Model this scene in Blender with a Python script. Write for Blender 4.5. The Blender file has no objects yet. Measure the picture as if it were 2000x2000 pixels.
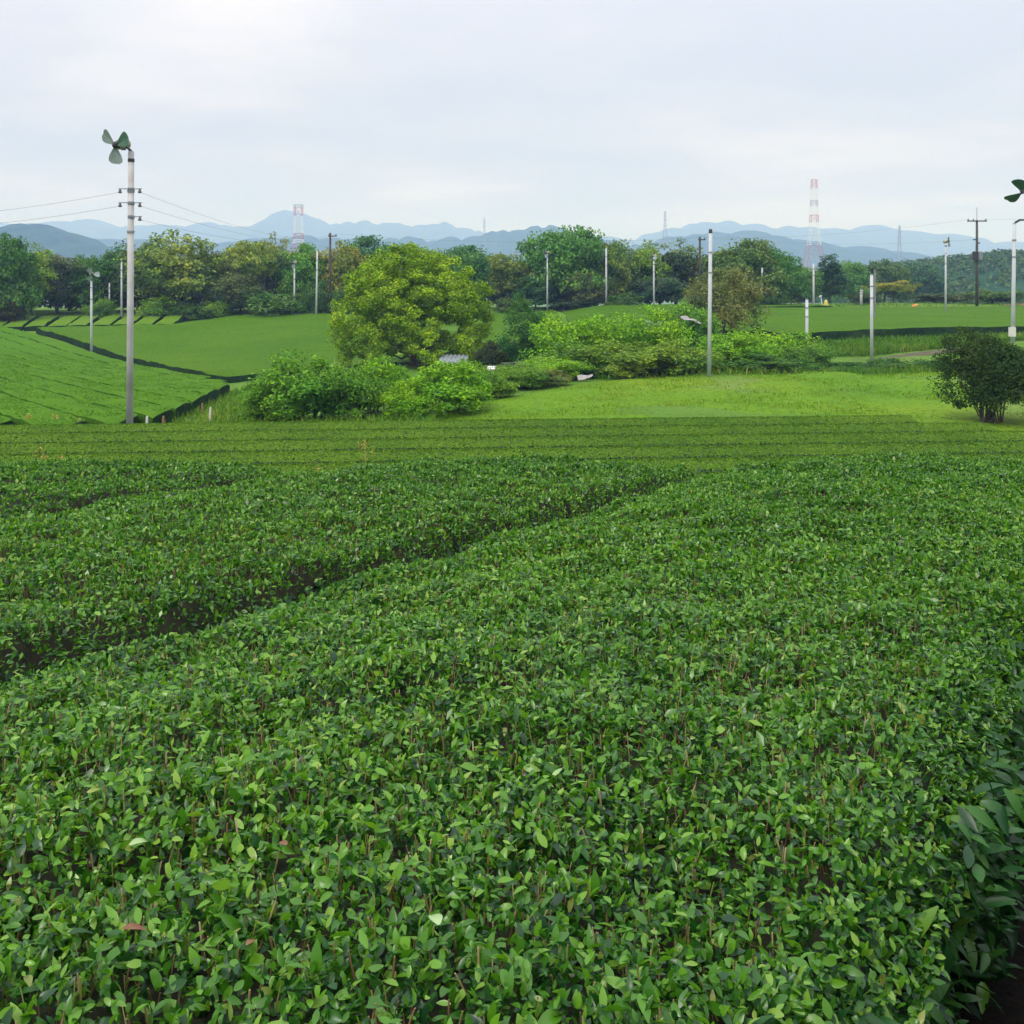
import bpy, math, random
import numpy as np
random.seed(7); rng = np.random.default_rng(7)
sc = bpy.context.scene
COL = sc.collection
H = 1.57; F = 2000.0; HY = 560.0           # eye height, focal length and horizon of the photograph in its own pixels

def lin(r, g, b):
    f = lambda c: (c/255/12.92 if c/255 <= .04045 else ((c/255+.055)/1.055)**2.4)
    return (f(r), f(g), f(b), 1)
def at(px, py, Y): return np.array([(px-1000)/F*Y, Y, H-(py-HY)/F*Y])

# ------------------------------------------------------------------ terrain heights
TP = np.array([-600, 0, 250, 450, 700, 1000, 1400, 1700, 2000, 2600.])
TY = np.array([-30, 0, 7.4, 10, 20, 32, 50, 58, 64, 70, 80, 100, 112, 120, 160, 300, 700, 9000.])
def row(v): return [v]*10
TZ = np.array([row(1.9), row(0), row(-.48), row(-1.1), row(-3.1),
 [-3.2,-3.2,-3.2,-3.2,-3.1,-2.9,-2.75,-2.75,-2.75,-2.75],
 [-3.4,-3.4,-3.7,-3.75,-3.5,-3.0,-2.75,-2.75,-2.5,-2.4],
 [-3.5,-3.5,-4.1,-4.3,-3.6,-3.3,-2.9,-2.95,-1.7,-1.5],
 [-3.6,-3.6,-4.3,-4.6,-3.65,-3.4,-3.0,-2.85,-1.8,-1.6],
 [-3.7,-3.7,-4.45,-4.5,-3.7,-3.4,-2.7,-2.0,-1.8,-1.6],
 [-3.7,-3.6,-4.3,-4.2,-3.6,-3.1,-2.3,-1.85,-1.7,-1.5],
 [-3.2,-3.1,-2.8,-2.8,-2.6,-2.0,-1.5,-1.4,-1.3,-1.1],
 [-2.1,-2.1,-2.1,-2.0,-1.8,-1.2,-.8,-.7,-.6,-.5],
 [-1.4,-1.4,-1.4,-1.4,-1.2,-.9,-.5,-.35,-.3,-.2],
 row(-1.6), row(-5), row(-14), row(-16)])
def gz(X, Y):
    X = np.asarray(X, float); Y = np.asarray(Y, float)
    px = np.clip(1000+F*X/np.maximum(Y, .5), TP[0], TP[-1])
    i = np.clip(np.searchsorted(TY, Y, 'right')-1, 0, len(TY)-2)
    t = np.clip((Y-TY[i])/(TY[i+1]-TY[i]), 0, 1)
    j = np.clip(np.searchsorted(TP, px, 'right')-1, 0, len(TP)-2)
    u = np.clip((px-TP[j])/(TP[j+1]-TP[j]), 0, 1)
    return (TZ[i,j]*(1-u)+TZ[i,j+1]*u)*(1-t)+(TZ[i+1,j]*(1-u)+TZ[i+1,j+1]*u)*t

class Noise2:
    def __init__(s, seed, scale, n=10):
        r = np.random.default_rng(seed); a = r.uniform(0, 2*np.pi, n); f = r.uniform(.5, 1.6, n)/scale*2*np.pi
        s.kx, s.ky, s.p, s.n = np.cos(a)*f, np.sin(a)*f, r.uniform(0, 6.28, n), n
    def __call__(s, x, y):
        o = np.zeros(np.broadcast(x, y).shape)
        for a, b, p in zip(s.kx, s.ky, s.p): o = o+np.sin(a*x+b*y+p)
        return o/math.sqrt(s.n/2)

# ------------------------------------------------------------------ materials
def newmat(name):
    m = bpy.data.materials.new(name); m.use_nodes = True
    nt = m.node_tree; return m, nt, nt.nodes['Principled BSDF']
def N(nt, t, **kw):
    n = nt.nodes.new(t)
    for k, v in kw.items(): setattr(n, k, v)
    return n
def ramp(nt, fac, stops):
    r = N(nt, 'ShaderNodeValToRGB'); e = r.color_ramp.elements
    while len(e) < len(stops): e.new(.5)
    for q, (p, c) in zip(e, stops): q.position = p; q.color = c if len(c) == 4 else (*c, 1)
    nt.links.new(fac, r.inputs[0]); return r.outputs[0]
def mixc(nt, mode, fac, a, b):
    m = N(nt, 'ShaderNodeMix', data_type='RGBA', blend_type=mode)
    for sock, v in ((m.inputs[0], fac), (m.inputs[6], a), (m.inputs[7], b)):
        if hasattr(v, 'is_output'): nt.links.new(v, sock)
        else: sock.default_value = v
    return m.outputs[2]
def noise(nt, scale, detail=3, coord='Object', rough=.55, vec=None):
    n = N(nt, 'ShaderNodeTexNoise'); n.inputs['Scale'].default_value = scale
    n.inputs['Detail'].default_value = detail; n.inputs['Roughness'].default_value = rough
    if vec is None:
        tc = N(nt, 'ShaderNodeTexCoord'); vec = tc.outputs[coord]
    nt.links.new(vec, n.inputs['Vector']); return n.outputs['Fac']
def leafmat(name, stops, rough=.45, trans=.22, spec=.5, objtint=False, patch=None, pscale=.6):
    m, nt, b = newmat(name)
    g = N(nt, 'ShaderNodeNewGeometry')
    c = ramp(nt, g.outputs['Random Per Island'], stops)
    if objtint:
        oi = N(nt, 'ShaderNodeObjectInfo'); c = mixc(nt, 'MULTIPLY', 1., c, oi.outputs['Color'])
    if patch:
        f = ramp(nt, noise(nt, pscale, 2), [(.38, (0,0,0)), (.62, (1,1,1))])
        tint = ramp(nt, f, [(0, patch[0]), (1, patch[1])])
        c = mixc(nt, 'MULTIPLY', 1., c, tint)
    nt.links.new(c, b.inputs['Base Color'])
    b.inputs['Roughness'].default_value = rough
    b.inputs['Specular IOR Level'].default_value = spec
    tr = N(nt, 'ShaderNodeBsdfTranslucent'); nt.links.new(mixc(nt, 'MULTIPLY', 1., c, (1.5,1.5,.7,1)), tr.inputs[0])
    ms = N(nt, 'ShaderNodeMixShader'); ms.inputs[0].default_value = trans
    nt.links.new(b.outputs[0], ms.inputs[1]); nt.links.new(tr.outputs[0], ms.inputs[2])
    nt.links.new(ms.outputs[0], nt.nodes['Material Output'].inputs[0]); return m
def mat(name, c1, c2=None, scale=4, rough=.7, metal=0, bump=0, coord='Object', spec=.4, lo=.35, hi=.65, detail=4):
    m, nt, b = newmat(name)
    if c2 is None: b.inputs['Base Color'].default_value = c1
    else:
        n = noise(nt, scale, detail, coord)
        nt.links.new(ramp(nt, n, [(lo, c1), (hi, c2)]), b.inputs['Base Color'])
        if bump:
            bp = N(nt, 'ShaderNodeBump'); bp.inputs['Strength'].default_value = bump; bp.inputs['Distance'].default_value = .05
            nt.links.new(n, bp.inputs['Height']); nt.links.new(bp.outputs[0], b.inputs['Normal'])
    b.inputs['Roughness'].default_value = rough; b.inputs['Metallic'].default_value = metal
    b.inputs['Specular IOR Level'].default_value = spec; return m
def turf(name, cols, s1, s2, bump=.6, dist=.06, rough=.75):
    """clipped foliage or grass seen from afar: two scales of colour noise and a bump"""
    m, nt, b = newmat(name)
    c = ramp(nt, noise(nt, s1, 3), [(.3, cols[0]), (.5, cols[1]), (.7, cols[2])])
    n2 = noise(nt, s2, 4, rough=.7)
    v = ramp(nt, n2, [(.3, (.30,.33,.35)), (.5, (.95,.95,.95)), (.72, (1.12,1.08,1.0))])
    k = mixc(nt, 'MULTIPLY', 1., c, v)
    nt.links.new(k, b.inputs['Base Color'])
    bp = N(nt, 'ShaderNodeBump'); bp.inputs['Strength'].default_value = bump; bp.inputs['Distance'].default_value = dist
    nt.links.new(n2, bp.inputs['Height']); nt.links.new(bp.outputs[0], b.inputs['Normal'])
    b.inputs['Roughness'].default_value = rough; b.inputs['Specular IOR Level'].default_value = .03; return m

M = {}
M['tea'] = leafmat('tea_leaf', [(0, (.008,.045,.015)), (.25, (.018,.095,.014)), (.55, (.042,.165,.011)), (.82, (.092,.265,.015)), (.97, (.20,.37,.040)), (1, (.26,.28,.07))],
                   rough=.33, trans=.33, spec=.5, patch=((.8,.85,.85,1), (1.25,1.12,1.0,1)), pscale=1.1)
M['tea_tip'] = leafmat('young_tea_tip', [(0, (.038,.140,.011)), (.5, (.078,.230,.013)), (.9, (.145,.34,.02)), (1, (.24,.40,.06))], rough=.30, trans=.33, spec=.5, patch=((.85,.9,.85,1), (1.15,1.08,1.0,1)), pscale=.9)
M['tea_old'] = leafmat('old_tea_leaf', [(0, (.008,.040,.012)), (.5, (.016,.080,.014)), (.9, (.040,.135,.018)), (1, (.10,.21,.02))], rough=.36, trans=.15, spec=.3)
M['tea_mid'] = leafmat('clipped_tea_leaf', [(0, (.066,.158,.009)), (.5, (.095,.212,.011)), (.9, (.132,.26,.016)), (1, (.18,.30,.03))], rough=.6, trans=.2, spec=.15, patch=((.85,.9,.85,1), (1.15,1.08,1.0,1)), pscale=.35)
M['twig'] = leafmat('cut_tea_twig', [(0, (.10,.055,.025)), (.35, (.20,.12,.05)), (.7, (.16,.18,.045)), (.95, (.34,.24,.12)), (1, (.5,.38,.24))], rough=.7, trans=0)
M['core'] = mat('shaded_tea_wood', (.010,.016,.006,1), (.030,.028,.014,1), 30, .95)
M['tea_young'] = turf('young_tea_foliage', [(.060,.158,.005,1), (.070,.178,.006,1), (.086,.20,.008,1)], .35, 9, .5)
M['tea_field'] = turf('tea_foliage', [(.056,.138,.004,1), (.063,.150,.004,1), (.076,.162,.006,1)], .15, 7, .5)
M['tea_shade'] = turf('tea_side_shade', [(.04,.115,.006,1), (.046,.125,.006,1), (.055,.135,.008,1)], .5, 7, .6)  # side green darkened to paint the shade between the young rows
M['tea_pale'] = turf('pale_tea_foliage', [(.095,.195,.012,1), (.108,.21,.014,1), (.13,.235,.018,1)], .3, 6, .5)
M['tea_side'] = turf('old_tea_side_and_shade', [(.010,.030,.010,1), (.016,.042,.014,1), (.03,.06,.02,1)], .8, 5, .9)  # old side leaves, with the shade of their gaps put into the colour
M['young_leaf'] = leafmat('young_hedge_leaf', [(0, (.060,.165,.006)), (.5, (.088,.218,.008)), (.9, (.12,.26,.012)), (1, (.17,.30,.03))], rough=.6, trans=.25, spec=.1)
M['ground'] = None
M['grass'] = leafmat('meadow_grass', [(0, (.08,.185,.010)), (.5, (.125,.255,.012)), (.9, (.19,.30,.022)), (1, (.33,.33,.10))], rough=.7, spec=.1, trans=.3, patch=((.8,.98,.8,1), (1.25,1.0,1.0,1)), pscale=.22)
M['weeds'] = leafmat('bank_weeds', [(0, (.05,.14,.012)), (.5, (.09,.21,.016)), (.9, (.16,.28,.03)), (1, (.3,.28,.09))], rough=.7, spec=.1, trans=.3, patch=((.75,.9,.8,1), (1.2,1.05,1.0,1)), pscale=.3)
M['meadow'] = turf('meadow_ground', [(.085,.20,.010,1), (.115,.235,.011,1), (.155,.25,.016,1)], .12, 5, .6)
M['soil'] = mat('bare_soil', (.05,.038,.022,1), (.10,.10,.035,1), 2, .95, bump=.8)
M['verge'] = turf('dry_verge', [(.13,.2,.03,1), (.2,.25,.05,1), (.28,.26,.08,1)], .5, 4, .5)
M['redsoil'] = mat('red_soil', (.25,.12,.075,1), (.32,.2,.12,1), 2, .95, bump=.5)
M['crown'] = leafmat('tree_leaf', [(0, (.45,.5,.5)), (.5, (.95,1,1)), (.9, (1.5,1.45,1.1)), (1, (2.0,1.7,1.2))], rough=.6, spec=.15, trans=.25, objtint=True, patch=((.7,.85,.8,1), (1.35,1.12,1.0,1)), pscale=.3)
M['bigtree'] = leafmat('fresh_tree_leaf', [(0, (.07,.14,.008)), (.35, (.17,.33,.010)), (.75, (.32,.50,.014)), (1, (.48,.60,.03))], rough=.6, spec=.12, trans=.25, patch=((.75,.8,.8,1), (1.1,1.05,1.0,1)), pscale=.35)
M['bark'] = mat('bark', (.05,.04,.03,1), (.13,.11,.085,1), 6, .95, bump=.6)
M['concrete'] = mat('pole_concrete', (.44,.47,.51,1), (.55,.57,.61,1), 1.2, .8, bump=.1)
M['weathered'] = mat('weathered_concrete', (.36,.34,.33,1), (.58,.59,.60,1), .8, .85, bump=.1)
M['steel'] = mat('galvanised_steel', (.20,.22,.24,1), (.32,.34,.36,1), 9, .5, .6)
M['darkpole'] = mat('dark_pole', (.045,.038,.033,1), (.085,.07,.06,1), 5, .85)
M['iron'] = mat('dark_iron', (.035,.037,.04,1), (.06,.06,.065,1), 12, .6, .4)
M['fangreen'] = mat('fan_green_and_blade_shade', (.035,.10,.05,1), (.05,.13,.065,1), 8, .5)
M['fangrey'] = mat('fan_blade_grey_green', (.24,.31,.29,1), (.30,.37,.35,1), 8, .45)
M['motor'] = mat('fan_motor_paint', (.26,.24,.19,1), (.34,.31,.26,1), 10, .5)
M['insulator'] = mat('brown_porcelain', (.07,.07,.09,1), (.1,.1,.12,1), 10, .3)
M['red'] = mat('tower_red_paint', (.45,.09,.08,1), (.52,.12,.1,1), 3, .6)
M['white'] = mat('tower_white_paint', (.72,.72,.74,1), (.8,.8,.8,1), 3, .6)
M['towergrey'] = mat('pylon_grey_steel', (.22,.24,.26,1), (.28,.30,.32,1), 3, .6)
M['wire'] = mat('wire', (.10,.10,.11,1))
M['carwhite'] = mat('vehicle_white_paint', (.75,.76,.78,1), (.8,.8,.8,1), 2, .3)
M['glass'] = mat('vehicle_glass', (.03,.05,.06,1), None, rough=.08)
M['tyre'] = mat('tyre', (.02,.02,.02,1), None, rough=.9)
M['roof'] = mat('pale_roof_sheet', (.24,.28,.31,1), (.32,.36,.38,1), 2, .5)
M['wallboard'] = mat('shed_board', (.12,.10,.085,1), (.2,.17,.14,1), 4, .9)
M['plastic'] = mat('pale_sheeting', (.24,.23,.22,1), (.34,.32,.31,1), 2, .5)
M['straw'] = leafmat('dry_grass', [(0, (.36,.22,.06)), (.6, (.48,.32,.09)), (1, (.6,.45,.18))], rough=.8, trans=.2)
M['stake'] = mat('pale_stake', (.55,.55,.52,1), (.68,.68,.64,1), 8, .8)
M['wood'] = mat('brown_stake', (.2,.12,.07,1), (.3,.18,.1,1), 8, .9)
M['deadleaf'] = mat('dead_leaf', (.11,.045,.02,1), (.20,.095,.045,1), 40, .7)
M['paleleaf'] = mat('pale_leaf', (.22,.33,.12,1), (.30,.42,.19,1), 40, .6)
M['orange'] = mat('orange_sheet', (.65,.25,.05,1), (.7,.3,.08,1), 6, .6)
M['yellow'] = mat('yellow_paint', (.62,.48,.08,1), (.68,.55,.12,1), 6, .6)

# ground: dark litter between the near tea rows, its colour deepened for furrow shadow, weedy grass elsewhere
m, nt, b = newmat('ground'); M['ground'] = m
tc = N(nt, 'ShaderNodeTexCoord'); sx = N(nt, 'ShaderNodeSeparateXYZ'); nt.links.new(tc.outputs['Object'], sx.inputs[0])
g1 = ramp(nt, noise(nt, .12, 4), [(.3, (.075,.17,.014)), (.5, (.10,.21,.018)), (.7, (.17,.245,.04))])
g2 = ramp(nt, noise(nt, 6, 4, rough=.7), [(.3, (.45,.45,.45)), (.55, (1,1,1))])
gc = mixc(nt, 'MULTIPLY', 1., g1, g2)
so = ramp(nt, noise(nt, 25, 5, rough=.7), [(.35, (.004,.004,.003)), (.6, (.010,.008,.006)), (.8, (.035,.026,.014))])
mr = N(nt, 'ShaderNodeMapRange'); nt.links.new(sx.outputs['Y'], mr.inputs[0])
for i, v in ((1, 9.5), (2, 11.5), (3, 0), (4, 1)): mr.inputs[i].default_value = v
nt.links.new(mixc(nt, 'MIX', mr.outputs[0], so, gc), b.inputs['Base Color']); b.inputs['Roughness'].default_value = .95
b.inputs['Specular IOR Level'].default_value = .15
bp = N(nt, 'ShaderNodeBump'); bp.inputs['Strength'].default_value = .7; bp.inputs['Distance'].default_value = .06
nt.links.new(noise(nt, 6, 4, rough=.7), bp.inputs['Height']); nt.links.new(bp.outputs[0], b.inputs['Normal'])
# hills: woods seen from far away
m, nt, b = newmat('hill_woods'); M['hill'] = m
nt.links.new(ramp(nt, noise(nt, .018, 6, rough=.7), [(.3, (.012,.042,.022)), (.55, (.028,.075,.034)), (.75, (.055,.11,.045))]), b.inputs['Base Color']); b.inputs['Roughness'].default_value = 1; b.inputs['Specular IOR Level'].default_value = 0

# ------------------------------------------------------------------ mesh and object helpers
def mesh_np(name, V, quads, mats, mi=None, smooth=False):
    me = bpy.data.meshes.new(name); V = np.ascontiguousarray(V, np.float32); Q = np.ascontiguousarray(quads, np.int32)
    me.vertices.add(len(V)); me.vertices.foreach_set('co', V.ravel())
    k = Q.shape[1]; me.loops.add(Q.size); me.loops.foreach_set('vertex_index', Q.ravel())
    me.polygons.add(len(Q)); me.polygons.foreach_set('loop_start', np.arange(0, Q.size, k, dtype=np.int32))
    me.polygons.foreach_set('loop_total', np.full(len(Q), k, np.int32))
    for mm in (mats if isinstance(mats, (list, tuple)) else [mats]): me.materials.append(mm)
    if mi is not None: me.polygons.foreach_set('material_index', np.ascontiguousarray(mi, np.int32))
    me.polygons.foreach_set('use_smooth', np.full(len(Q), bool(smooth)))
    me.update(calc_edges=True); me.validate(); return me
def link(name, me, parent=None, loc=None):
    o = bpy.data.objects.new(name, me); COL.objects.link(o)
    if parent is not None: o.parent = parent
    if loc is not None: o.location = loc
    return o
def tag(o, label=None, cat=None, group=None, kind=None):
    if label: o['label'] = label
    if cat: o['category'] = cat
    if group: o['group'] = group
    if kind: o['kind'] = kind
    return o
def empty(name, loc, label=None, cat=None, group=None, rz=0):
    o = bpy.data.objects.new(name, None); COL.objects.link(o); o.location = loc; o.rotation_euler.z = rz
    o.empty_display_size = .3
    return tag(o, label, cat, group)
def copy_tree(o, parent=None):
    c = o.copy(); COL.objects.link(c)
    if parent is not None: c.parent = parent
    for ch in list(o.children): copy_tree(ch, c)
    return c

class MB:
    """collects boxes, tubes and lathes into ONE mesh"""
    def __init__(s): s.v = []; s.f = []
    def add(s, V, Fc):
        n = len(s.v); s.v += [tuple(map(float, p)) for p in V]; s.f += [[i+n for i in q] for q in Fc]; return s
    def tube(s, pts, rad, seg=8, caps=True):
        pts = [np.array(p, float) for p in pts]
        if not isinstance(rad, (list, tuple)): rad = [rad]*len(pts)
        V = []; Fc = []
        up = np.array([.31, .17, .93]); up /= np.linalg.norm(up)
        for i, p in enumerate(pts):
            d = pts[min(i+1, len(pts)-1)]-pts[max(i-1, 0)]; d = d/(np.linalg.norm(d)+1e-9)
            a = np.cross(d, up if abs(d@up) < .97 else np.array([1., 0, 0])); a /= np.linalg.norm(a); b = np.cross(d, a)
            for k in range(seg):
                t = 2*math.pi*k/seg; V.append(p+rad[i]*(math.cos(t)*a+math.sin(t)*b))
        for i in range(len(pts)-1):
            for k in range(seg):
                k2 = (k+1) % seg; Fc.append([i*seg+k, i*seg+k2, (i+1)*seg+k2, (i+1)*seg+k])
        if caps: Fc.append(list(range(seg))[::-1]); Fc.append([(len(pts)-1)*seg+k for k in range(seg)])
        return s.add(V, Fc)
    def box(s, c, d, R=None):
        c = np.array(c, float); h = np.array(d, float)/2
        V = [np.array([x, y, z])*h for x in (-1, 1) for y in (-1, 1) for z in (-1, 1)]
        if R is not None: V = [R@p for p in V]
        return s.add([p+c for p in V], [[0,1,3,2],[4,6,7,5],[0,4,5,1],[2,3,7,6],[0,2,6,4],[1,5,7,3]])
    def build(s, name, m, parent=None, smooth=False, bevel=0):
        me = bpy.data.meshes.new(name); me.from_pydata(s.v, [], s.f); me.materials.append(m); me.update()
        if smooth: me.polygons.foreach_set('use_smooth', [True]*len(me.polygons))
        o = link(name, me, parent)
        if bevel:
            bm = o.modifiers.new('bevel', 'BEVEL'); bm.width = bevel; bm.segments = 2
        return o

def norm(a): return a/(np.linalg.norm(a, axis=-1, keepdims=True)+1e-9)
def strips(P, A, B, L, W, nseg, droop, fold, tmax, r):
    """folded leaves: three verts across, nseg along; P base, A axis, B side"""
    n = len(P); Nn = norm(np.cross(A, B)); Nn = np.where(Nn[:, 2:3] < 0, -Nn, Nn)
    t = np.linspace(0, 1, nseg+1)[None]*tmax[:, None]
    prof = np.clip(np.sin(np.pi*np.clip(t, .03, .975)**.85), 0.06, 1)**.8
    mid = P[:, None]+A[:, None]*(L[:, None]*t)[..., None]-Nn[:, None]*(droop[:, None]*L[:, None]*t**2)[..., None]
    side = B[:, None]*(prof*W[:, None]*.5)[..., None]; lift = Nn[:, None]*(prof*W[:, None]*.5*fold[:, None])[..., None]
    V = np.stack([mid-side+lift, mid, mid+side+lift], 2).reshape(n, -1, 3); k = 3*(nseg+1)
    f = []
    for q in range(nseg): f += [[3*q, 3*q+1, 3*q+4, 3*q+3], [3*q+1, 3*q+2, 3*q+5, 3*q+4]]
    Q = (np.array(f)[None]+(np.arange(n)*k)[:, None, None]).reshape(-1, 4)
    return V.reshape(-1, 3), Q
def cards(P, Nn, L, W, r, fold=.25):
    """single leaf faces: base, side, tip, side (a bent rhombus)"""
    n = len(P); R = r.normal(size=(n, 3)); A = norm(R-(R*Nn).sum(1, keepdims=True)*Nn); B = np.cross(Nn, A)
    L = np.broadcast_to(L, n)[:, None]; W = np.broadcast_to(W, n)[:, None]
    up = Nn*W*fold
    V = np.stack([P-A*L*.5, P-B*W*.5+up-A*L*.05, P+A*L*.5, P+B*W*.5+up-A*L*.05], 1).reshape(-1, 3)
    Q = np.arange(4*n).reshape(n, 4); return V, Q
def merge(parts):
    V = []; Q = []; n = 0
    for v, q in parts: V.append(v); Q.append(q+n); n += len(v)
    return np.concatenate(V), np.concatenate(Q)

# ------------------------------------------------------------------ sky, sun, camera
SUN_EL, SUN_AZ = 52, 215           # soft light through the cloud, from behind the camera's left shoulder (azimuth from +Y, clockwise)
w = bpy.data.worlds.new('World'); sc.world = w; w.use_nodes = True; nt = w.node_tree; nt.nodes.clear()
out = N(nt, 'ShaderNodeOutputWorld'); bg = N(nt, 'ShaderNodeBackground'); bg.inputs[1].default_value = .1
sky = N(nt, 'ShaderNodeTexSky', sky_type='NISHITA'); sky.sun_disc = False
sky.sun_elevation = math.radians(SUN_EL); sky.sun_rotation = math.radians(SUN_AZ); sky.altitude = 100
tc = N(nt, 'ShaderNodeTexCoord'); sp = N(nt, 'ShaderNodeSeparateXYZ'); nt.links.new(tc.outputs['Generated'], sp.inputs[0])
def mth(op, a, b=None):
    n = N(nt, 'ShaderNodeMath', operation=op)
    for i, v in enumerate((a, b)):
        if v is None: continue
        if hasattr(v, 'is_output'): nt.links.new(v, n.inputs[i])
        else: n.inputs[i].default_value = v
    return n.outputs[0]
zc = mth('MAXIMUM', sp.outputs['Z'], 0.0)
zp = mth('ADD', zc, .10)
cv = N(nt, 'ShaderNodeCombineXYZ')
nt.links.new(mth('ADD', mth('DIVIDE', sp.outputs['X'], zp), 1.0), cv.inputs[0]); nt.links.new(mth('DIVIDE', sp.outputs['Y'], zp), cv.inputs[1])
cn = noise(nt, .55, 4, vec=cv.outputs[0], rough=.5)
cloud = ramp(nt, cn, [(.38, (6.4,6.75,7.95)), (.5, (7.2,7.25,8.25)), (.61, (8.8,8.5,9.0))])
lift = mth('ADD', mth('MULTIPLY', mth('POWER', zc, 1.5), 2.2), .93)     # overcast sky: brighter towards the zenith
cl = N(nt, 'ShaderNodeVectorMath', operation='SCALE'); nt.links.new(cloud, cl.inputs[0]); nt.links.new(lift, cl.inputs['Scale'])
nt.links.new(mixc(nt, 'MIX', .93, sky.outputs[0], cl.outputs[0]), bg.inputs[0]); nt.links.new(bg.outputs[0], out.inputs[0])
sl = bpy.data.lights.new('sun', 'SUN'); sl.energy = 1.9; sl.angle = math.radians(14); sl.color = (1, .96, .9)
so_ = bpy.data.objects.new('sun', sl); COL.objects.link(so_)
so_.rotation_euler = (math.radians(90-SUN_EL), 0, math.radians(180-SUN_AZ)+math.pi*0)
from mathutils import Vector
sd = Vector((math.sin(math.radians(SUN_AZ))*math.cos(math.radians(SUN_EL)), math.cos(math.radians(SUN_AZ))*math.cos(math.radians(SUN_EL)), math.sin(math.radians(SUN_EL))))
so_.rotation_euler = sd.to_track_quat('Z', 'Y').to_euler(); so_.location = sd*50
cam = bpy.data.cameras.new('camera'); co = bpy.data.objects.new('camera', cam); COL.objects.link(co); sc.camera = co
co.location = (0, 0, H); co.rotation_euler = (math.pi/2, 0, 0)
cam.sensor_width = 36; cam.lens = 36; cam.shift_y = -(1000-HY)/F; cam.clip_start = .05; cam.clip_end = 20000
sc.view_settings.view_transform = 'Standard'; sc.view_settings.look = 'None'; sc.view_settings.gamma = 1; sc.view_settings.exposure = 0
sc.cycles.max_bounces = 6; sc.cycles.diffuse_bounces = 3; sc.cycles.glossy_bounces = 2; sc.cycles.transmission_bounces = 3; sc.cycles.volume_bounces = 3
sc.cycles.use_denoising = True
sc.cycles.sample_clamp_indirect = 6

# ------------------------------------------------------------------ ground, hills, haze
def axis(knots):
    o = []
    for a, b, n in knots: o += list(np.linspace(a, b, n, endpoint=False))
    return np.array(o+[knots[-1][1]])
gx = axis([(-9000,-1000,12), (-1000,-120,22), (-120,-40,50), (-40,40,110), (40,120,50), (120,1000,22), (1000,9000,12)])
gy = axis([(-30,0,15), (0,36,72), (36,125,110), (125,300,25), (300,1000,12), (1000,9000,14)])
XX, YY = np.meshgrid(gx, gy)
nz = Noise2(3, 9)
ZZ = gz(XX, YY)+np.where((YY > 12) & (YY < 140), nz(XX, YY)*.05, 0)
V = np.stack([XX, YY, ZZ], -1).reshape(-1, 3); nx_ = len(gx)
ii = np.arange(len(gy)-1)[:, None]*nx_+np.arange(nx_-1)[None]
Q = np.stack([ii, ii+1, ii+nx_+1, ii+nx_], -1).reshape(-1, 4)
tag(link('ground', mesh_np('ground', V, Q, M['ground'], smooth=True)), 'grassy valley ground running from the tea rows to the hills', kind='structure')

def hills(name, prof, Y0, depth, seed, label, rough=.05, step=5, mat_=None, nd=26, base=-16):
    px = np.array([p[0] for p in prof], float); py = np.array([p[1] for p in prof], float)
    cols = np.arange(px[0], px[-1]+1, step); jr = np.random.default_rng(seed+5); jag = sum(a*np.sin(cols/w_*6.283+jr.uniform(0, 6.28)+1.3*np.sin(cols/(w_*2.7)*6.283+jr.uniform(0, 6.28))) for a, w_ in ((2.2, 190), (2.0, 97), (2.1, 53), (1.4, 31), (.8, 17)))+jr.normal(0, .35, len(cols)); X = (cols-1000)/F*Y0
    hgt = H+(HY-np.interp(cols, px, py)+jag)/F*Y0-base
    t = np.linspace(-1, 1, nd)
    r1, r2, r3 = Noise2(seed, depth*.6), Noise2(seed+1, depth*.22), Noise2(seed+2, depth*.07)
    X2, T2 = np.meshgrid(X, t); Y2 = Y0+T2*depth
    shape = np.clip(np.cos(T2*np.pi/2), 0, 1)**1.15
    z = base+hgt[None]*shape*(1+rough*np.clip(r1(X2, Y2)*.5+r2(X2, Y2)*.35+r3(X2, Y2)*.25, -1.5, 1.5)*np.clip(np.abs(T2)*3, .12, 1))
    V = np.stack([X2, Y2, z], -1).reshape(-1, 3); n = len(cols)
    ii = np.arange(nd-1)[:, None]*n+np.arange(n-1)[None]
    Q = np.stack([ii, ii+1, ii+n+1, ii+n], -1).reshape(-1, 4)
    return tag(link(name, mesh_np(name, V, Q, mat_ or M['hill'], smooth=False)), label, kind='structure')
far = [(-1500,470),(-900,440),(-300,425),(0,436),(40,438),(130,440),(190,436),(240,441),(300,447),(350,442),(420,439),(470,447),(510,446),(540,426),(560,414),(580,414),(600,423),(640,433),(680,440),(720,436),(760,440),(800,437),(840,441),(860,437),(900,446),(950,454),(1000,452),(1100,456),(1150,460),(1200,467),(1260,463),(1300,449),(1340,439),(1400,437),(1450,441),(1500,444),(1560,446),(1600,446),(1650,452),(1690,448),(1740,450),(1800,458),(1850,466),(1900,474),(2000,482),(2300,470),(2900,455),(3500,480)]
midr = [(-1500,500),(-400,475),(0,468),(150,472),(300,470),(420,478),(520,470),(600,462),(700,470),(800,466),(900,470),(960,456),(1000,452),(1040,446),(1070,444),(1110,452),(1160,463),(1230,480),(1300,470),(1360,457),(1440,455),(1500,461),(1560,471),(1640,488),(1750,498),(1860,508),(2000,515),(2600,500),(3500,505)]
hills('hills', far, 5200, 1300, 11, 'pale blue mountain ridge with one pointed summit along the skyline', .03)
hills('hills', midr, 2600, 700, 21, 'darker blue rolling ridge in front of the mountains', .04)
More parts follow.
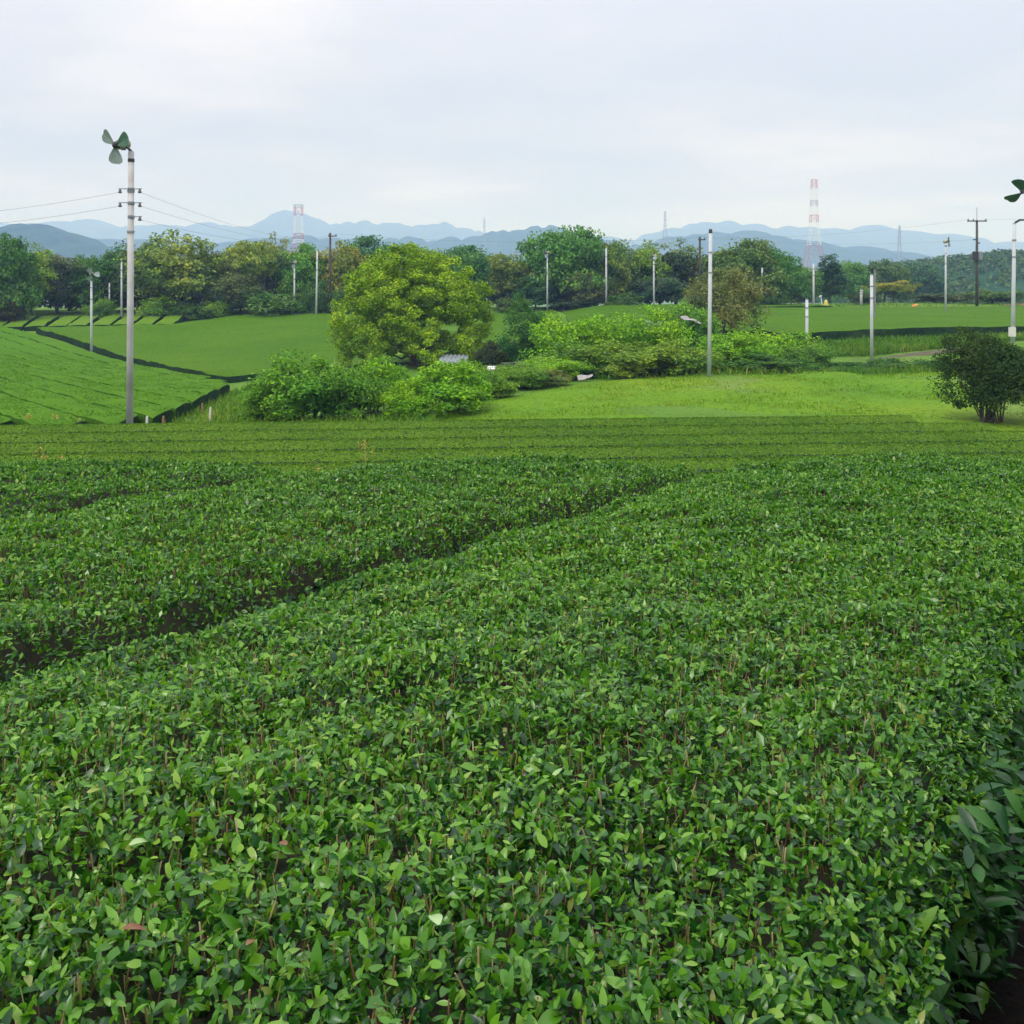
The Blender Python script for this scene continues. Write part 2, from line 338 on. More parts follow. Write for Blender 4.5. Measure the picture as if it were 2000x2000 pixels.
hills('hills', [(-1400,480),(-600,450),(-200,455),(0,452),(20,449),(60,440),(80,438),(110,446),(140,457),(170,470),(200,485),(230,500),(270,520),(330,545),(400,560)], 1500, 380, 31, 'blue green wooded hill rising behind the trees', .05, 5)

hz = MB(); hz.box((0, 3500, 180), (14000, 7200, 400))          # bottom -20, top 380, far face beyond the ridges
hzo = hz.build('haze', None); hzo.data.materials.clear()
m = bpy.data.materials.new('haze_air'); m.use_nodes = True; nt2 = m.node_tree; nt2.nodes.clear()
pv = nt2.nodes.new('ShaderNodeVolumePrincipled'); pv.inputs['Color'].default_value = (.36,.50,1.0,1); pv.inputs['Absorption Color'].default_value = (1,1,1,1); pv.inputs['Density'].default_value = .00046; pv.inputs['Anisotropy'].default_value = 0
ou = nt2.nodes.new('ShaderNodeOutputMaterial'); nt2.links.new(pv.outputs[0], ou.inputs['Volume']); hzo.data.materials.append(m)
tag(hzo, 'thin blue air haze over the whole valley', kind='stuff')

# ------------------------------------------------------------------ the near tea rows
U = np.array([.514, .857]); NN = np.array([.857, -.514])
def yend(X): return 7.35+.06*X
bump1, bump2, wob = Noise2(41, .55), Noise2(42, .17), Noise2(43, 1.7)
HW = 1.045
def tea_top(o_, s, c):
    """height of the clipped surface above the ground at offset o_ from the row's centre line"""
    a = np.abs(o_)/HW
    h = .86-.085*a**2-np.where(a > .90, .14*(np.clip((a-.90)/.10, 0, 1))**2, 0)
    X = U[0]*s+NN[0]*(c+o_); Y = U[1]*s+NN[1]*(c+o_)
    h = h+bump1(X, Y)*.012+bump2(X, Y)*.006
    e = np.clip((yend(X)-Y)/.45, 0, 1); h = h-.35*(1-np.sqrt(np.clip(1-(1-e)**2, 0, 1)))
    return X, Y, h
def near_row(c, s0, s1, dens, label, seed):
    r = np.random.default_rng(seed)
    root = empty('tea_hedge', (U[0]*s0+NN[0]*c, U[1]*s0+NN[1]*c, float(gz(U[0]*s0+NN[0]*c, U[1]*s0+NN[1]*c))), label, 'tea hedge', 'tea hedges in the near block')
    base = np.array(root.location)
    # --- clipped top leaves
    n = int((s1-s0)*2*HW*dens/4)*4; o_ = np.repeat(r.uniform(-HW-.02, HW+.02, n//4), 4)+r.normal(0, .006, n); s = np.repeat(r.uniform(s0, s1, n//4), 4)+r.normal(0, .006, n)   # shoots of four leaves
    az0 = np.repeat(r.uniform(0, 2*np.pi, n//4), 4)+np.tile(np.arange(4)*2.4, n//4); dep0 = np.repeat(r.uniform(0, 1, n//4)**1.5*.045, 4)+np.tile(np.array([0, .004, .012, .02]), n//4)
    X, Y, h = tea_top(o_, s, c); dist = np.sqrt(X**2+Y**2+.5); px = 1000+F*X/np.maximum(Y, .3)
    inv = (px > -250) & (px < 2250) & (Y > .5)
    p = np.clip(1.12-.06*dist, .6, 1)*np.where(inv, 1, .4)
    k = (Y < yend(X)) & (r.uniform(size=n) < p); o_, s, X, Y, h, dist = (q[k] for q in (o_, s, X, Y, h, dist)); n = len(X)
    el = np.radians(r.choice([1, 0], n, p=[.62, .38])*r.uniform(25, 75, n)+r.uniform(-5, 22, n)); az = az0[k]+r.normal(0, .35, n)
    A = np.stack([np.cos(el)*np.cos(az), np.cos(el)*np.sin(az), np.sin(el)], 1)
    B0 = np.stack([-np.sin(az), np.cos(az), 0*az], 1); N0 = np.cross(A, B0); ro = r.normal(0, .6, n)[:, None]; B = B0*np.cos(ro)+N0*np.sin(ro)
    L = r.gamma(5, .0023, n)+.0075; L = np.clip(L, .010, .042)*(1+.03*np.clip(dist-2, 0, 5)); W = L*r.uniform(.34, .54, n)
    tm = np.where(r.uniform(size=n) < .45, r.uniform(.5, .9, n), 1.)
    fl = np.clip((dist-2.2)/3.5, 0, 1); dep = dep0[k]*(1-.55*fl); el = el*(1-.35*fl)
    P = np.stack([X, Y, gz(X, Y)+h-dep-L*.55*np.sin(el)], 1)-A*[1, 1, 0]*L[:, None]*.4
    parts = []; mi = []; tip = (np.tile(np.array([1, 0, 0, 0]), len(k)//4)[k] == 1) & (dep < .022+.02*fl)
    for mk, ns in ((dist < 2.0, 4), ((dist >= 2.0) & (dist < 3.4), 2), (dist >= 3.4, 0)):
        mi.append(np.repeat(tip[mk].astype(int), max(1, ns*2)))
        if mk.any() and ns == 0:            # far leaves: one bent face each
            a_, b_, p_, l_, w_ = A[mk], B[mk], P[mk], L[mk][:, None], W[mk][:, None]; nn_ = norm(np.cross(a_, b_)); nn_ = np.where(nn_[:, 2:3] < 0, -nn_, nn_)
            parts.append((np.stack([p_, p_+a_*l_*.5-b_*w_*.55+nn_*w_*.12, p_+a_*l_, p_+a_*l_*.5+b_*w_*.55+nn_*w_*.12], 1).reshape(-1, 3), np.arange(4*mk.sum()).reshape(-1, 4))); continue
        if mk.any(): parts.append(strips(P[mk], A[mk], B[mk], L[mk], W[mk], ns, r.uniform(0, .5, mk.sum()), r.uniform(.05, .5, mk.sum()), tm[mk], r))
    V, Q = merge(parts); link('leaves', mesh_np('leaves', V-base, Q, [M['tea'], M['tea_tip']], np.concatenate(mi), smooth=True), root)
    # --- long unclipped leaves down both sides
    sd_ = []
    for sg in (-1, 1):
        n = int((s1-s0)*1300); s = r.uniform(s0, s1, n); zf = r.uniform(.10, .68, n)
        o2 = sg*(HW-.02-.10*np.clip(zf-.6, 0, 1)/.2*.5+r.normal(0, .035, n)-.03*(1-zf)+.05*wob(s*1.3, zf*4+sg))
        X, Y, h = tea_top(np.clip(o2, -HW*.97, HW*.97), s, c); X = U[0]*s+NN[0]*(c+o2); Y = U[1]*s+NN[1]*(c+o2)
        k = Y < yend(X); X, Y, zf = X[k], Y[k], zf[k]; n = len(X)
        an = r.normal(0, .7, n); el = np.radians(r.normal(5, 28, n))
        dx = sg*(NN[0]*np.cos(an)-NN[1]*np.sin(an)); dy = sg*(NN[1]*np.cos(an)+NN[0]*np.sin(an))
        A = np.stack([dx*np.cos(el), dy*np.cos(el), np.sin(el)], 1); B0 = norm(np.stack([-dy, dx, 0*dx], 1)); N0 = np.cross(A, B0); ro = r.normal(0, .35, n)[:, None]; B = B0*np.cos(ro)+N0*np.sin(ro)
        L = r.uniform(.035, .072, n); W = L*r.uniform(.34, .44, n)
        P = np.stack([X, Y, gz(X, Y)+np.minimum(zf, h[k]-.02)], 1)-A*L[:, None]*.8
        sd_.append(strips(P, A, B, L, W, 4, r.uniform(.1, .6, n), r.uniform(.1, .4, n), np.ones(n), r))
    # the leafy end of the row
    n = 500; o2 = r.uniform(-HW, HW, n); zf = r.uniform(.1, .75, n); sE = (7.35-NN[1]*(c+o2))/U[1]+.0*o2
    for _ in range(4): sE = (yend(U[0]*sE+NN[0]*(c+o2))-NN[1]*(c+o2))/U[1]
    X = U[0]*sE+NN[0]*(c+o2); Y = U[1]*sE+NN[1]*(c+o2)-.03
    an = r.uniform(-1, 1, n)+np.pi/2; el = np.radians(r.normal(5, 25, n)); A = np.stack([np.cos(an)*np.cos(el), np.sin(an)*np.cos(el), np.sin(el)], 1); B = norm(np.stack([-np.sin(an), np.cos(an), 0*an], 1))
    L = r.uniform(.045, .09, n)
    sd_.append(strips(np.stack([X, Y, gz(X, Y)+zf], 1)-A*L[:, None]*.5, A, B, L, L*.4, 2, r.uniform(.1, .5, n), r.uniform(.1, .4, n), np.ones(n), r))
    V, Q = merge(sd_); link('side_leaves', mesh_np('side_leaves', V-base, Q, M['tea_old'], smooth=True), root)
    # --- cut twig ends standing between the leaves
    n = int((s1-s0)*2*HW*1100); o_ = r.uniform(-HW*.88, HW*.88, n); s = r.uniform(s0, s1, n); X, Y, h = tea_top(o_, s, c)
    k = (Y < yend(X)) & (np.sqrt(X**2+Y**2) < 6) & (Y > .3); X, Y, h = X[k], Y[k], h[k]; n = len(X)
    ti = r.normal(0, .18, (n, 2)); ln = r.uniform(.03, .07, n); top = h+r.uniform(-.03, .004, n); rad = r.uniform(.0007, .0015, n)
    zt = gz(X, Y)+top; T = np.stack([X, Y, zt], 1); Bt = np.stack([X-ti[:, 0]*ln, Y-ti[:, 1]*ln, zt-ln], 1)
    V = []
    for q, rr in ((Bt, 1.15), (T, .9)):
        for a in range(4): V.append(q+np.stack([np.cos(a*np.pi/2)*rad*rr, np.sin(a*np.pi/2)*rad*rr, 0*rad], 1))
    V = np.stack(V, 1).reshape(-1, 3); f = np.array([[0,1,5,4],[1,2,6,5],[2,3,7,6],[3,0,4,7],[4,5,6,7]])
    Q = (f[None]+(np.arange(n)*8)[:, None, None]).reshape(-1, 4); link('twigs', mesh_np('twigs', V-base, Q, M['twig']), root)
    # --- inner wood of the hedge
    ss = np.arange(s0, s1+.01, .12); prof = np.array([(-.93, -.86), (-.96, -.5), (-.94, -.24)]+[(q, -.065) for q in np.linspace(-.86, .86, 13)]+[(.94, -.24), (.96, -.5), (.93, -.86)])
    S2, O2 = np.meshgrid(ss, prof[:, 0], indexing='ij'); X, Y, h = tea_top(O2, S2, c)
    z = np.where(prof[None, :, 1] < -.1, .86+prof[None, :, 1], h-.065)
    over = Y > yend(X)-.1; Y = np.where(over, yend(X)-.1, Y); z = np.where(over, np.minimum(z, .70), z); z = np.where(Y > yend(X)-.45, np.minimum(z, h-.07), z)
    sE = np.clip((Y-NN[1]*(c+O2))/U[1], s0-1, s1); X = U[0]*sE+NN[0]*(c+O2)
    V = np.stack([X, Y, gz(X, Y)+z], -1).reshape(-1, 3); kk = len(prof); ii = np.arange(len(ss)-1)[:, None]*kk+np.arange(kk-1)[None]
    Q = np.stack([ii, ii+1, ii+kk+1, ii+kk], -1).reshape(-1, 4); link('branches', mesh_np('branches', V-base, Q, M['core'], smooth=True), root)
    return root
near_row(-1.32, -.3, 9.2, 23000, 'broad clipped dark green tea hedge nearest the camera, filling the lower frame', 101)
near_row(-3.585, -1.0, 8.0, 17000, 'clipped tea hedge just across the thin dark furrow from the nearest one', 102)
near_row(-5.82, -.5, 6.9, 14000, 'clipped tea hedge behind the second furrow, third from the camera', 103)
near_row(-8.0, 0.3, 5.6, 10000, 'clipped tea hedge along the far edge of the near block, only a sliver showing', 104)
near_row(1.23, -.3, 7.6, 5500, 'tea hedge across the deep dark furrow at the bottom corner, few leaves showing', 105)

# things lying on the nearest hedge
def loose_leaf(px, py, Lw, name, label, mt, rz, cat):
    s = 1.0
    for Y in np.linspace(.9, 6, 900):          # follow the sight line down to the leaves
        X = (px-1000)/F*Y; z = H-(py-HY)/F*Y; o_ = NN[0]*X+NN[1]*Y+1.32; ss = U[0]*X+U[1]*Y
        if z <= gz(X, Y)+tea_top(np.array([o_]), np.array([ss]), -1.32)[2][0]+.012: break
    P = np.zeros((1, 3)); A = np.array([[math.cos(rz), math.sin(rz), .1]]); B = np.array([[-math.sin(rz), math.cos(rz), .0]])
    V, Q = strips(P-A*Lw/2, A, B, np.array([Lw]), np.array([Lw*.5]), 6, np.array([.35]), np.array([.3]), np.ones(1), rng)
    o = link(name, mesh_np(name, V, Q, mt, smooth=True), None, (X, Y, z)); tag(o, label, cat, 'loose leaves on the nearest hedge')
loose_leaf(850, 1788, .034, 'fallen_leaf', 'pale grey green oval leaf lying loose on the nearest hedge', M['paleleaf'], 1.9, 'leaf')
loose_leaf(262, 1808, .027, 'fallen_leaf', 'curled rusty brown dead leaf near the bottom of the hedge', M['deadleaf'], .3, 'leaf')
loose_leaf(275, 1640, .034, 'fallen_leaf', 'pale yellowish leaf turned underside up above the rusty dead leaf', M['paleleaf'], .8, 'leaf')
loose_leaf(552, 1643, .022, 'fallen_leaf', 'small dark red brown dead leaf on the middle of the hedge', M['deadleaf'], 2.3, 'leaf')
loose_leaf(490, 1836, .018, 'fallen_leaf', 'tiny pinkish brown dead leaf close beside the rusty curled one', M['deadleaf'], 1.2, 'leaf')

# ------------------------------------------------------------------ tea rows of the lower block (across the view)
def across_mesh(Lx, seed, dens):
    r = np.random.default_rng(seed); n = int(Lx*1.75*dens)
    x = r.uniform(0, Lx, n); o = r.uniform(-.76, .76, n); a = np.abs(o)/.76
    z = .74-.115*a**2-np.where(a > .93, .03, 0)-r.uniform(0, .04, n)
    Nn = norm(np.stack([r.normal(0, .4, n), r.normal(0, .35, n)+o*1.2, np.ones(n)*.8], 1))
    V, Q = cards(np.stack([x, o, z], 1), Nn, r.uniform(.04, .09, n), r.uniform(.025, .045, n), r)
    me = mesh_np('leaves', V, Q, M['tea_mid'])
    n2 = int(Lx*150); parts = []
    for sg in (-1, 1):
        x = r.uniform(0, Lx, n2); zz = r.uniform(.08, .64, n2); o = sg*(.76+r.normal(0, .02, n2))
        Nn = norm(np.stack([r.normal(0, .5, n2), sg*np.ones(n2)*.8, r.normal(.4, .4, n2)], 1)); parts.append(cards(np.stack([x, o, zz], 1), Nn, r.uniform(.07, .13, n2), r.uniform(.04, .06, n2), r))
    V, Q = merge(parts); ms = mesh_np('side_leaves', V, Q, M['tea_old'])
    xs = np.arange(0, Lx+.01, .5); pr = np.array([(-.72,0),(-.74,.5),(-.70,.58)]+[(q, .67-.09*(q/.76)**2) for q in np.linspace(-.6,.6,5)]+[(.70,.58),(.74,.5),(.72,0)])
    A, B = np.meshgrid(xs, pr[:, 0], indexing='ij'); Zc = np.broadcast_to(pr[None, :, 1], A.shape)
    kk = len(pr); ii = np.arange(len(xs)-1)[:, None]*kk+np.arange(kk-1)[None]
    mc = mesh_np('branches', np.stack([A, B, Zc], -1).reshape(-1, 3), np.stack([ii, ii+1, ii+kk+1, ii+kk], -1).reshape(-1, 4), M['core'])
    return me, ms, mc
acA = across_mesh(26, 201, 950); acB = across_mesh(26, 202, 950)
ang = math.atan(.085)
ALAB = ['first (farthest) of the level tea rows, bordering the bright meadow', 'second level tea row below the meadow edge', 'third level tea row counted from the meadow edge', 'fourth level tea row counted from the meadow edge', 'fifth level tea row, showing just above the near hedges', 'lowest level tea row, almost hidden by the near hedges']
for i in range(6):
    Y0 = 30.55-1.84*i; xe = 12.2+1.6*i
    root = empty('tea_hedge', (xe, Y0+.085*xe, -3.15), ALAB[i], 'tea hedge', 'level tea rows on the lower terrace', rz=ang)
    for q in range(2):
        for nm, me in zip(('leaves', 'side_leaves', 'branches'), (acA, acB)[(i+q) % 2]):
            if q == 0: o = link(nm, me, root, (-26, 0, 0))
            else: o = link(nm, me, root, (-52, 0, 0))

# ------------------------------------------------------------------ clipped hedge rows farther off (mesh only: their leaves are below a pixel)
def hedge_strip(p0, p1, width, height, mt, ms, seed, step=.7, skew=0, mc=None):
    p0 = np.array(p0, float); p1 = np.array(p1, float); L = np.linalg.norm(p1-p0); u = (p1-p0)/L; n_ = np.array([-u[1], u[0]])
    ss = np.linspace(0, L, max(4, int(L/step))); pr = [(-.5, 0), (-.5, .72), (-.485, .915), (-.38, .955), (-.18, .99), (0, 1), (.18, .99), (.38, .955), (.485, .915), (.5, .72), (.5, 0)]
    kk = len(pr); nA, nB = Noise2(seed, 2.3), Noise2(seed+1, .9)
    V = []
    for k, s in enumerate(ss):
        end = min(s, L-s); e = 1-(1-min(end/.35, 1))**2*.10
        for a, b in pr:
            s2 = s+skew*a*width*(s/L)**30; q = p0+u*s2+n_*a*width; w_ = 1+.03*nB(q[0], q[1]); q = p0+u*s2+n_*a*width*w_
            V.append((q[0], q[1], float(gz(q[0], q[1]))+(-.15 if b == 0 else b*height*e*(1+.035*nA(q[0], q[1])))))
    V = np.array(V); ii = np.arange(len(ss)-1)[:, None]*kk+np.arange(kk-1)[None]
    Q = np.stack([ii, ii+1, ii+kk+1, ii+kk], -1).reshape(-1, 4)
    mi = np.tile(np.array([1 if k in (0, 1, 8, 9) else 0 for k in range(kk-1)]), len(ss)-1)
    caps = []
    for e in (0, len(ss)-1):
        b0 = e*kk
        for k in range(kk//2): caps.append([b0+k, b0+k+1, b0+kk-2-k, b0+kk-1-k])
    Q = np.concatenate([Q, np.array(caps)]); mi = np.concatenate([mi, np.full(len(caps), 2)])
    c = np.array([*p0, float(gz(*p0))])
    return mesh_np('tea_hedge', V-c, Q, [mt, ms, mc or ms], mi, smooth=False), c
u2 = np.array([.624, -.782]); n2_ = np.array([.782, .624])
k = 0
ORD = 'first second third fourth fifth sixth seventh eighth ninth tenth eleventh twelfth thirteenth fourteenth fifteenth'.split()
for i in range(14):
    o = 23.2-1.8*i
    smin = (.624*o-106)/.782
    smax = (.624*o-30.7)/.782
    cand = np.linspace(smin, smax, 600); X = n2_[0]*o+u2[0]*cand; Y = n2_[1]*o+u2[1]*cand
    lim = np.where(Y < 50, -11.3-(Y-31)*.126-1.0*np.clip((34-Y)/3, 0, 1), -13.7-(Y-50)*.42); ok = X < lim
    if ok.sum() < 10: continue
    se = cand[ok].max(); p0 = n2_*o+u2*smin; p1 = n2_*o+u2*se
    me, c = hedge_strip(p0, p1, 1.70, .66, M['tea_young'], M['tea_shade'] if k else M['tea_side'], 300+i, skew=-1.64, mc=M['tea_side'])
    t = link('tea_hedge', me, None, c)
    r_ = np.random.default_rng(1300+i); L_ = np.linalg.norm(p1-p0); n_l = int(L_*1.6*75); sv = r_.uniform(0, L_, n_l); ov = r_.uniform(-.78, .78, n_l)
    Xl = p0[0]+u2[0]*sv+n2_[0]*ov; Yl = p0[1]+u2[1]*sv+n2_[1]*ov; kp = (Yl < 72) & (Xl > -.56*Yl) & (sv-(-1.64)*ov*0 < L_-np.abs(ov)*1.7)
    Xl, Yl, ov = Xl[kp], Yl[kp], ov[kp]; n_l = len(Xl)
    if n_l > 50:
        Pl = np.stack([Xl, Yl, gz(Xl, Yl)+.66*(1-.09*np.abs(ov/.85)**2)+r_.uniform(-.03, .018, n_l)], 1)
        Vl, Ql = cards(Pl-c, norm(np.stack([r_.normal(0, .3, n_l), r_.normal(0, .3, n_l), np.ones(n_l)], 1)), r_.uniform(.07, .15, n_l), r_.uniform(.04, .08, n_l), r_)
        link('leaves', mesh_np('leaves', Vl, Ql, M['young_leaf']), t)
    tag(t, f'{ORD[k]} bright young tea row counted from the long dark furrow down the slope', 'tea hedge', 'bright young tea rows on the slope'); k += 1
# short pale rows at the top of the far field
for i in range(11):
    x0 = -56+i*2.15+rng.uniform(-.1, .1)
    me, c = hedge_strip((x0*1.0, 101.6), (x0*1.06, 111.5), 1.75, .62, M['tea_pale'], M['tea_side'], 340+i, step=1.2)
    tag(link('tea_hedge', me, None, c), f'{ORD[i]} short pale tea row below the wood, counted from the frame edge inward', 'tea hedge', 'short pale tea rows below the wood')

def field(name, xs, yf, yb, height, mt, ms, label, seed, pitch=1.8, amp=.05, nt_=90, slant=0, hfun=None):
    """a large clipped tea field read as one mass: rows show only as faint ripples; dark unclipped sides, shade included in their colour"""
    xs = np.array(xs); f = np.array([yf(x) for x in xs]); b = np.array([yb(x) for x in xs]); t = np.linspace(0, 1, nt_)
    X = np.repeat(xs[:, None], nt_, 1); Y = f[:, None]+(b-f)[:, None]*t[None]
    nA, nB = Noise2(seed, 6), Noise2(seed+1, 1.6)
    rip = np.abs(np.sin(np.pi*(Y+slant*X)/pitch))**.5
    hf = hfun(X) if hfun else 1.
    Z = gz(X, Y)+height*hf+amp*(rip-.6)+.03*nA(X, Y)+.015*nB(X, Y)
    V = np.stack([X, Y, Z], -1).reshape(-1, 3); n = len(xs)
    ii = np.arange(n-1)[:, None]*nt_+np.arange(nt_-1)[None]
    Q = np.stack([ii, ii+nt_, ii+nt_+1, ii+1], -1).reshape(-1, 4); mi = np.zeros(len(Q), int)
    ring = [i*nt_ for i in range(n)]+[(n-1)*nt_+j for j in range(1, nt_)]+[i*nt_+nt_-1 for i in range(n-2, -1, -1)]+[j for j in range(nt_-2, 0, -1)]
    low = V[ring].copy(); low[:, 2] = gz(low[:, 0], low[:, 1])-.2; m0 = len(V); V = np.concatenate([V, low])
    R = len(ring); sk = np.array([[ring[q], ring[(q+1) % R], m0+(q+1) % R, m0+q] for q in range(R)])
    Q = np.concatenate([Q, sk]); mi = np.concatenate([mi, np.ones(R, int)])
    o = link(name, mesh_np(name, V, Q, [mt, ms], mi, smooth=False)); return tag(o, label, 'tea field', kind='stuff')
band = lambda x: 64.6-(x+19)*1.272 if x < -19 else 64.6+(x+19)*.34
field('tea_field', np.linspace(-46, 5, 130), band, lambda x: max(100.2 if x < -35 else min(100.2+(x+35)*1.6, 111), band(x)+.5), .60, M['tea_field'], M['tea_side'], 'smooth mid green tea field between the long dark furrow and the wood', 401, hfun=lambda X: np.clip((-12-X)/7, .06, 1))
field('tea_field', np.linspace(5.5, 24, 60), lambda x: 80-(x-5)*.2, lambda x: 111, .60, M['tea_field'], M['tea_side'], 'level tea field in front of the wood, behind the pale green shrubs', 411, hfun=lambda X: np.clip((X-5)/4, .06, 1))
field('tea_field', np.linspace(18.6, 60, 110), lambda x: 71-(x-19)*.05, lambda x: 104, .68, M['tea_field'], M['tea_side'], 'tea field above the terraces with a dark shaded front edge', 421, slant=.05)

# ------------------------------------------------------------------ grass
def blades(name, X, Y, hmin, hmax, w_, mt, label, seed, per=3, cat='grass'):
    r = np.random.default_rng(seed); X = np.repeat(X, per)+r.normal(0, .05, len(X)*per); Y = np.repeat(Y, per)+r.normal(0, .05, len(Y)*per); n = len(X)
    L = r.uniform(hmin, hmax, n); az = r.uniform(0, 2*np.pi, n); el = np.radians(r.uniform(35, 85, n))
    A = np.stack([np.cos(el)*np.cos(az), np.cos(el)*np.sin(az), np.sin(el)], 1); B = np.stack([-np.sin(az), np.cos(az), 0*az], 1)
    V, Q = strips(np.stack([X, Y, gz(X, Y)-.02], 1), A, B, L, np.full(n, w_)*r.uniform(.6, 1.3, n), 2, r.uniform(0, .5, n), r.uniform(.1, .4, n), np.ones(n), r)
    return tag(link(name, mesh_np(name, V, Q, mt)), label, cat, kind='stuff')
def meadow_front(x): return 31.9+.085*x if x < 12.3 else 31.9+.085*12.3-(x-12.3)*1.3
r = np.random.default_rng(50)
# meadow sheet
xs = np.linspace(-4, 40, 120); ts = np.linspace(0, 1, 50)
fr = np.array([max(meadow_front(x), 22) for x in xs]); bk = np.interp(xs, [-4, -1, 3, 8, 40], [34, 40, 46.5, 50.5, 51.5])
Xm = np.repeat(xs[:, None], 50, 1); Ym = fr[:, None]+(bk-fr)[:, None]*ts; Zm = gz(Xm, Ym)+.03+.06*np.clip(Noise2(5, 7)(Xm, Ym), 0, 2)
ii = np.arange(119)[:, None]*50+np.arange(49)[None]
tag(link('meadow', mesh_np('meadow', np.stack([Xm, Ym, Zm], -1).reshape(-1, 3), np.stack([ii, ii+50, ii+51, ii+1], -1).reshape(-1, 4), M['meadow'], smooth=True)), 'bright green meadow between the level tea rows and the shrubs', kind='structure')
n = 26000; X = r.uniform(-4, 26, n); Y = r.uniform(31, 51, n); f = np.array([meadow_front(x) for x in X]); bkx = np.interp(X, [-4, -1, 3, 8, 40], [34, 40, 46.5, 50.5, 51.5])
k = (Y > f) & (Y < bkx) & (Noise2(6, 3)(X, Y)+r.normal(0, .7, n) > -.6)
blades('grass', X[k], Y[k], .06, .2, .03, M['grass'], 'short bright meadow grass behind the level tea rows', 51)
# weeds along banks, verges, field margins
xs_, ys_ = [], []
def strew(n, fx, fy): xs_.append(fx(n)); ys_.append(fy(n))
n = 5000; x = r.uniform(4, 36, n); xs_.append(x); ys_.append(50.6+.03*x+r.normal(0, .7, n))                 # bank behind the meadow
n = 9000; x = r.uniform(17, 42, n); xs_.append(x); ys_.append(r.uniform(64.5, 69.5, n))                        # terrace slope
n = 4000; x = r.uniform(-14, -8, n); xs_.append(x); ys_.append(r.uniform(31.5, 60, n))                          # margin of the young tea
n = 2500; x = r.uniform(-10, -2.5, n); xs_.append(x); ys_.append(r.uniform(32, 36, n))
n = 3000; x = r.uniform(-60, 60, n); xs_.append(x); ys_.append(r.uniform(112, 118, n))
X = np.concatenate(xs_); Y = np.concatenate(ys_)
blades('weeds', X, Y, .15, .5, .05, M['weeds'], 'rough weeds along the banks and field margins', 52)
# soil strip below the terrace, red soil by the wood
def patch(name, x0, x1, y0, y1, mt, label):
    a = np.linspace(x0, x1, 40); b_ = np.linspace(y0, y1, 8); A, B = np.meshgrid(a, b_, indexing='ij'); wv = Noise2(9, 6)
    B = B+.4*wv(A, 0*A)[..., :]*((B-y0)/(y1-y0)*2-1)
    ii = np.arange(39)[:, None]*8+np.arange(7)[None]
    tag(link(name, mesh_np(name, np.stack([A, B, gz(A, B)+.05], -1).reshape(-1, 3), np.stack([ii, ii+8, ii+9, ii+1], -1).reshape(-1, 4), mt, smooth=True)), label, kind='structure')
patch('soil', 20.5, 28, 60.5, 62.8, M['soil'], 'strip of bare brown soil below the terrace')
patch('grass_verge', 24, 54, 104.5, 112.5, M['verge'], 'pale dry grass verge between the terrace field and the wood')
patch('soil', 55, 70, 113.5, 118, M['redsoil'], 'bare reddish soil beside the wooded slope')

# ------------------------------------------------------------------ trees and shrubs
def crown_np(seed, rx, rz, z0, nclump, per, leaf, clump, flat=.7, fill=.45, up=.35, lobes=6, lobe_amp=.22):
    """leaf faces in many clumps spread through an uneven, lobed crown; z0 is its lower edge"""
    r = np.random.default_rng(seed); D = norm(r.normal(size=(nclump, 3)))
    D[:, 2] = np.where(D[:, 2] < -.35, -D[:, 2], D[:, 2]); D = norm(D)
    rad = r.uniform(0, 1, nclump)**fill
    ld = norm(r.normal(size=(lobes, 3))); ld[:, 2] = np.abs(ld[:, 2]); ld = norm(ld)
    bump = 1-lobe_amp+lobe_amp*1.6*np.max(np.clip(D@ld.T, 0, 1)**6, axis=1)
    C = D*(rad*bump)[:, None]*[rx, rx, rz]; C[:, 2] = C[:, 2]+z0+rz*.42
    cs = clump*r.uniform(.6, 1.3, nclump)
    C[:, 2] = np.maximum(C[:, 2], z0+r.uniform(0, .12, nclump)*rz)
    idx = np.repeat(np.arange(nclump), per); n = len(idx)
    d = norm(r.normal(size=(n, 3))); d *= (r.uniform(0, 1, n)**.45)[:, None]
    P = C[idx]+d*cs[idx][:, None]*[1, 1, flat]; P[:, 2] = np.maximum(P[:, 2], .05)
    outw = norm(C-np.array([0, 0, z0+rz*.3])); Nn = norm(r.normal(size=(n, 3))*.8+outw[idx]*.5+d*.7+np.array([0, 0, up]))
    return cards(P, Nn, leaf*r.uniform(.6, 1.3, n), leaf*r.uniform(.4, .7, n), r), C
def trunk_mb(seed, C, z0, rz, rad, nlimb=9, lean=.3):
    r = np.random.default_rng(seed); mb = MB(); top = np.array([r.normal(0, lean), r.normal(0, lean), z0+rz*.55])
    k1 = np.array([top[0]*.3+r.normal(0, .1), top[1]*.3, z0*.55+.2])
    mb.tube([(0, 0, -.3), (0, 0, .15), k1, (k1+top)/2+r.normal(0, .1, 3), top], [rad*1.5, rad*1.15, rad*.85, rad*.55, rad*.2], 8)
    for i in r.choice(len(C), min(nlimb, len(C)), replace=False):
        t = r.uniform(.25, .9); s = k1+(top-k1)*t; e = C[i]; m_ = (s+e)/2+np.array([0, 0, -.12*rz*r.uniform(0, 1)])
        mb.tube([s, m_, e], [rad*.45*(1-t*.5), rad*.28, rad*.08], 5, False)
    return mb
def stems_mb(seed, C, rx, n=9, rad=.035):
    r = np.random.default_rng(seed); mb = MB()
    for i in r.choice(len(C), min(n, len(C)), replace=False):
        a = r.uniform(0, 6.28); b0 = np.array([math.cos(a)*rx*.2, math.sin(a)*rx*.2, -.15]); e = C[i]
        mb.tube([b0, b0*[.6, .6, 0]+e*.45+[0, 0, .1], e], [rad, rad*.7, rad*.2], 5, False)
    return mb
def size(V): return (2*float(np.percentile(np.abs(V[:, :2]), 98.5)), float(np.percentile(V[:, 2], 99.7)))
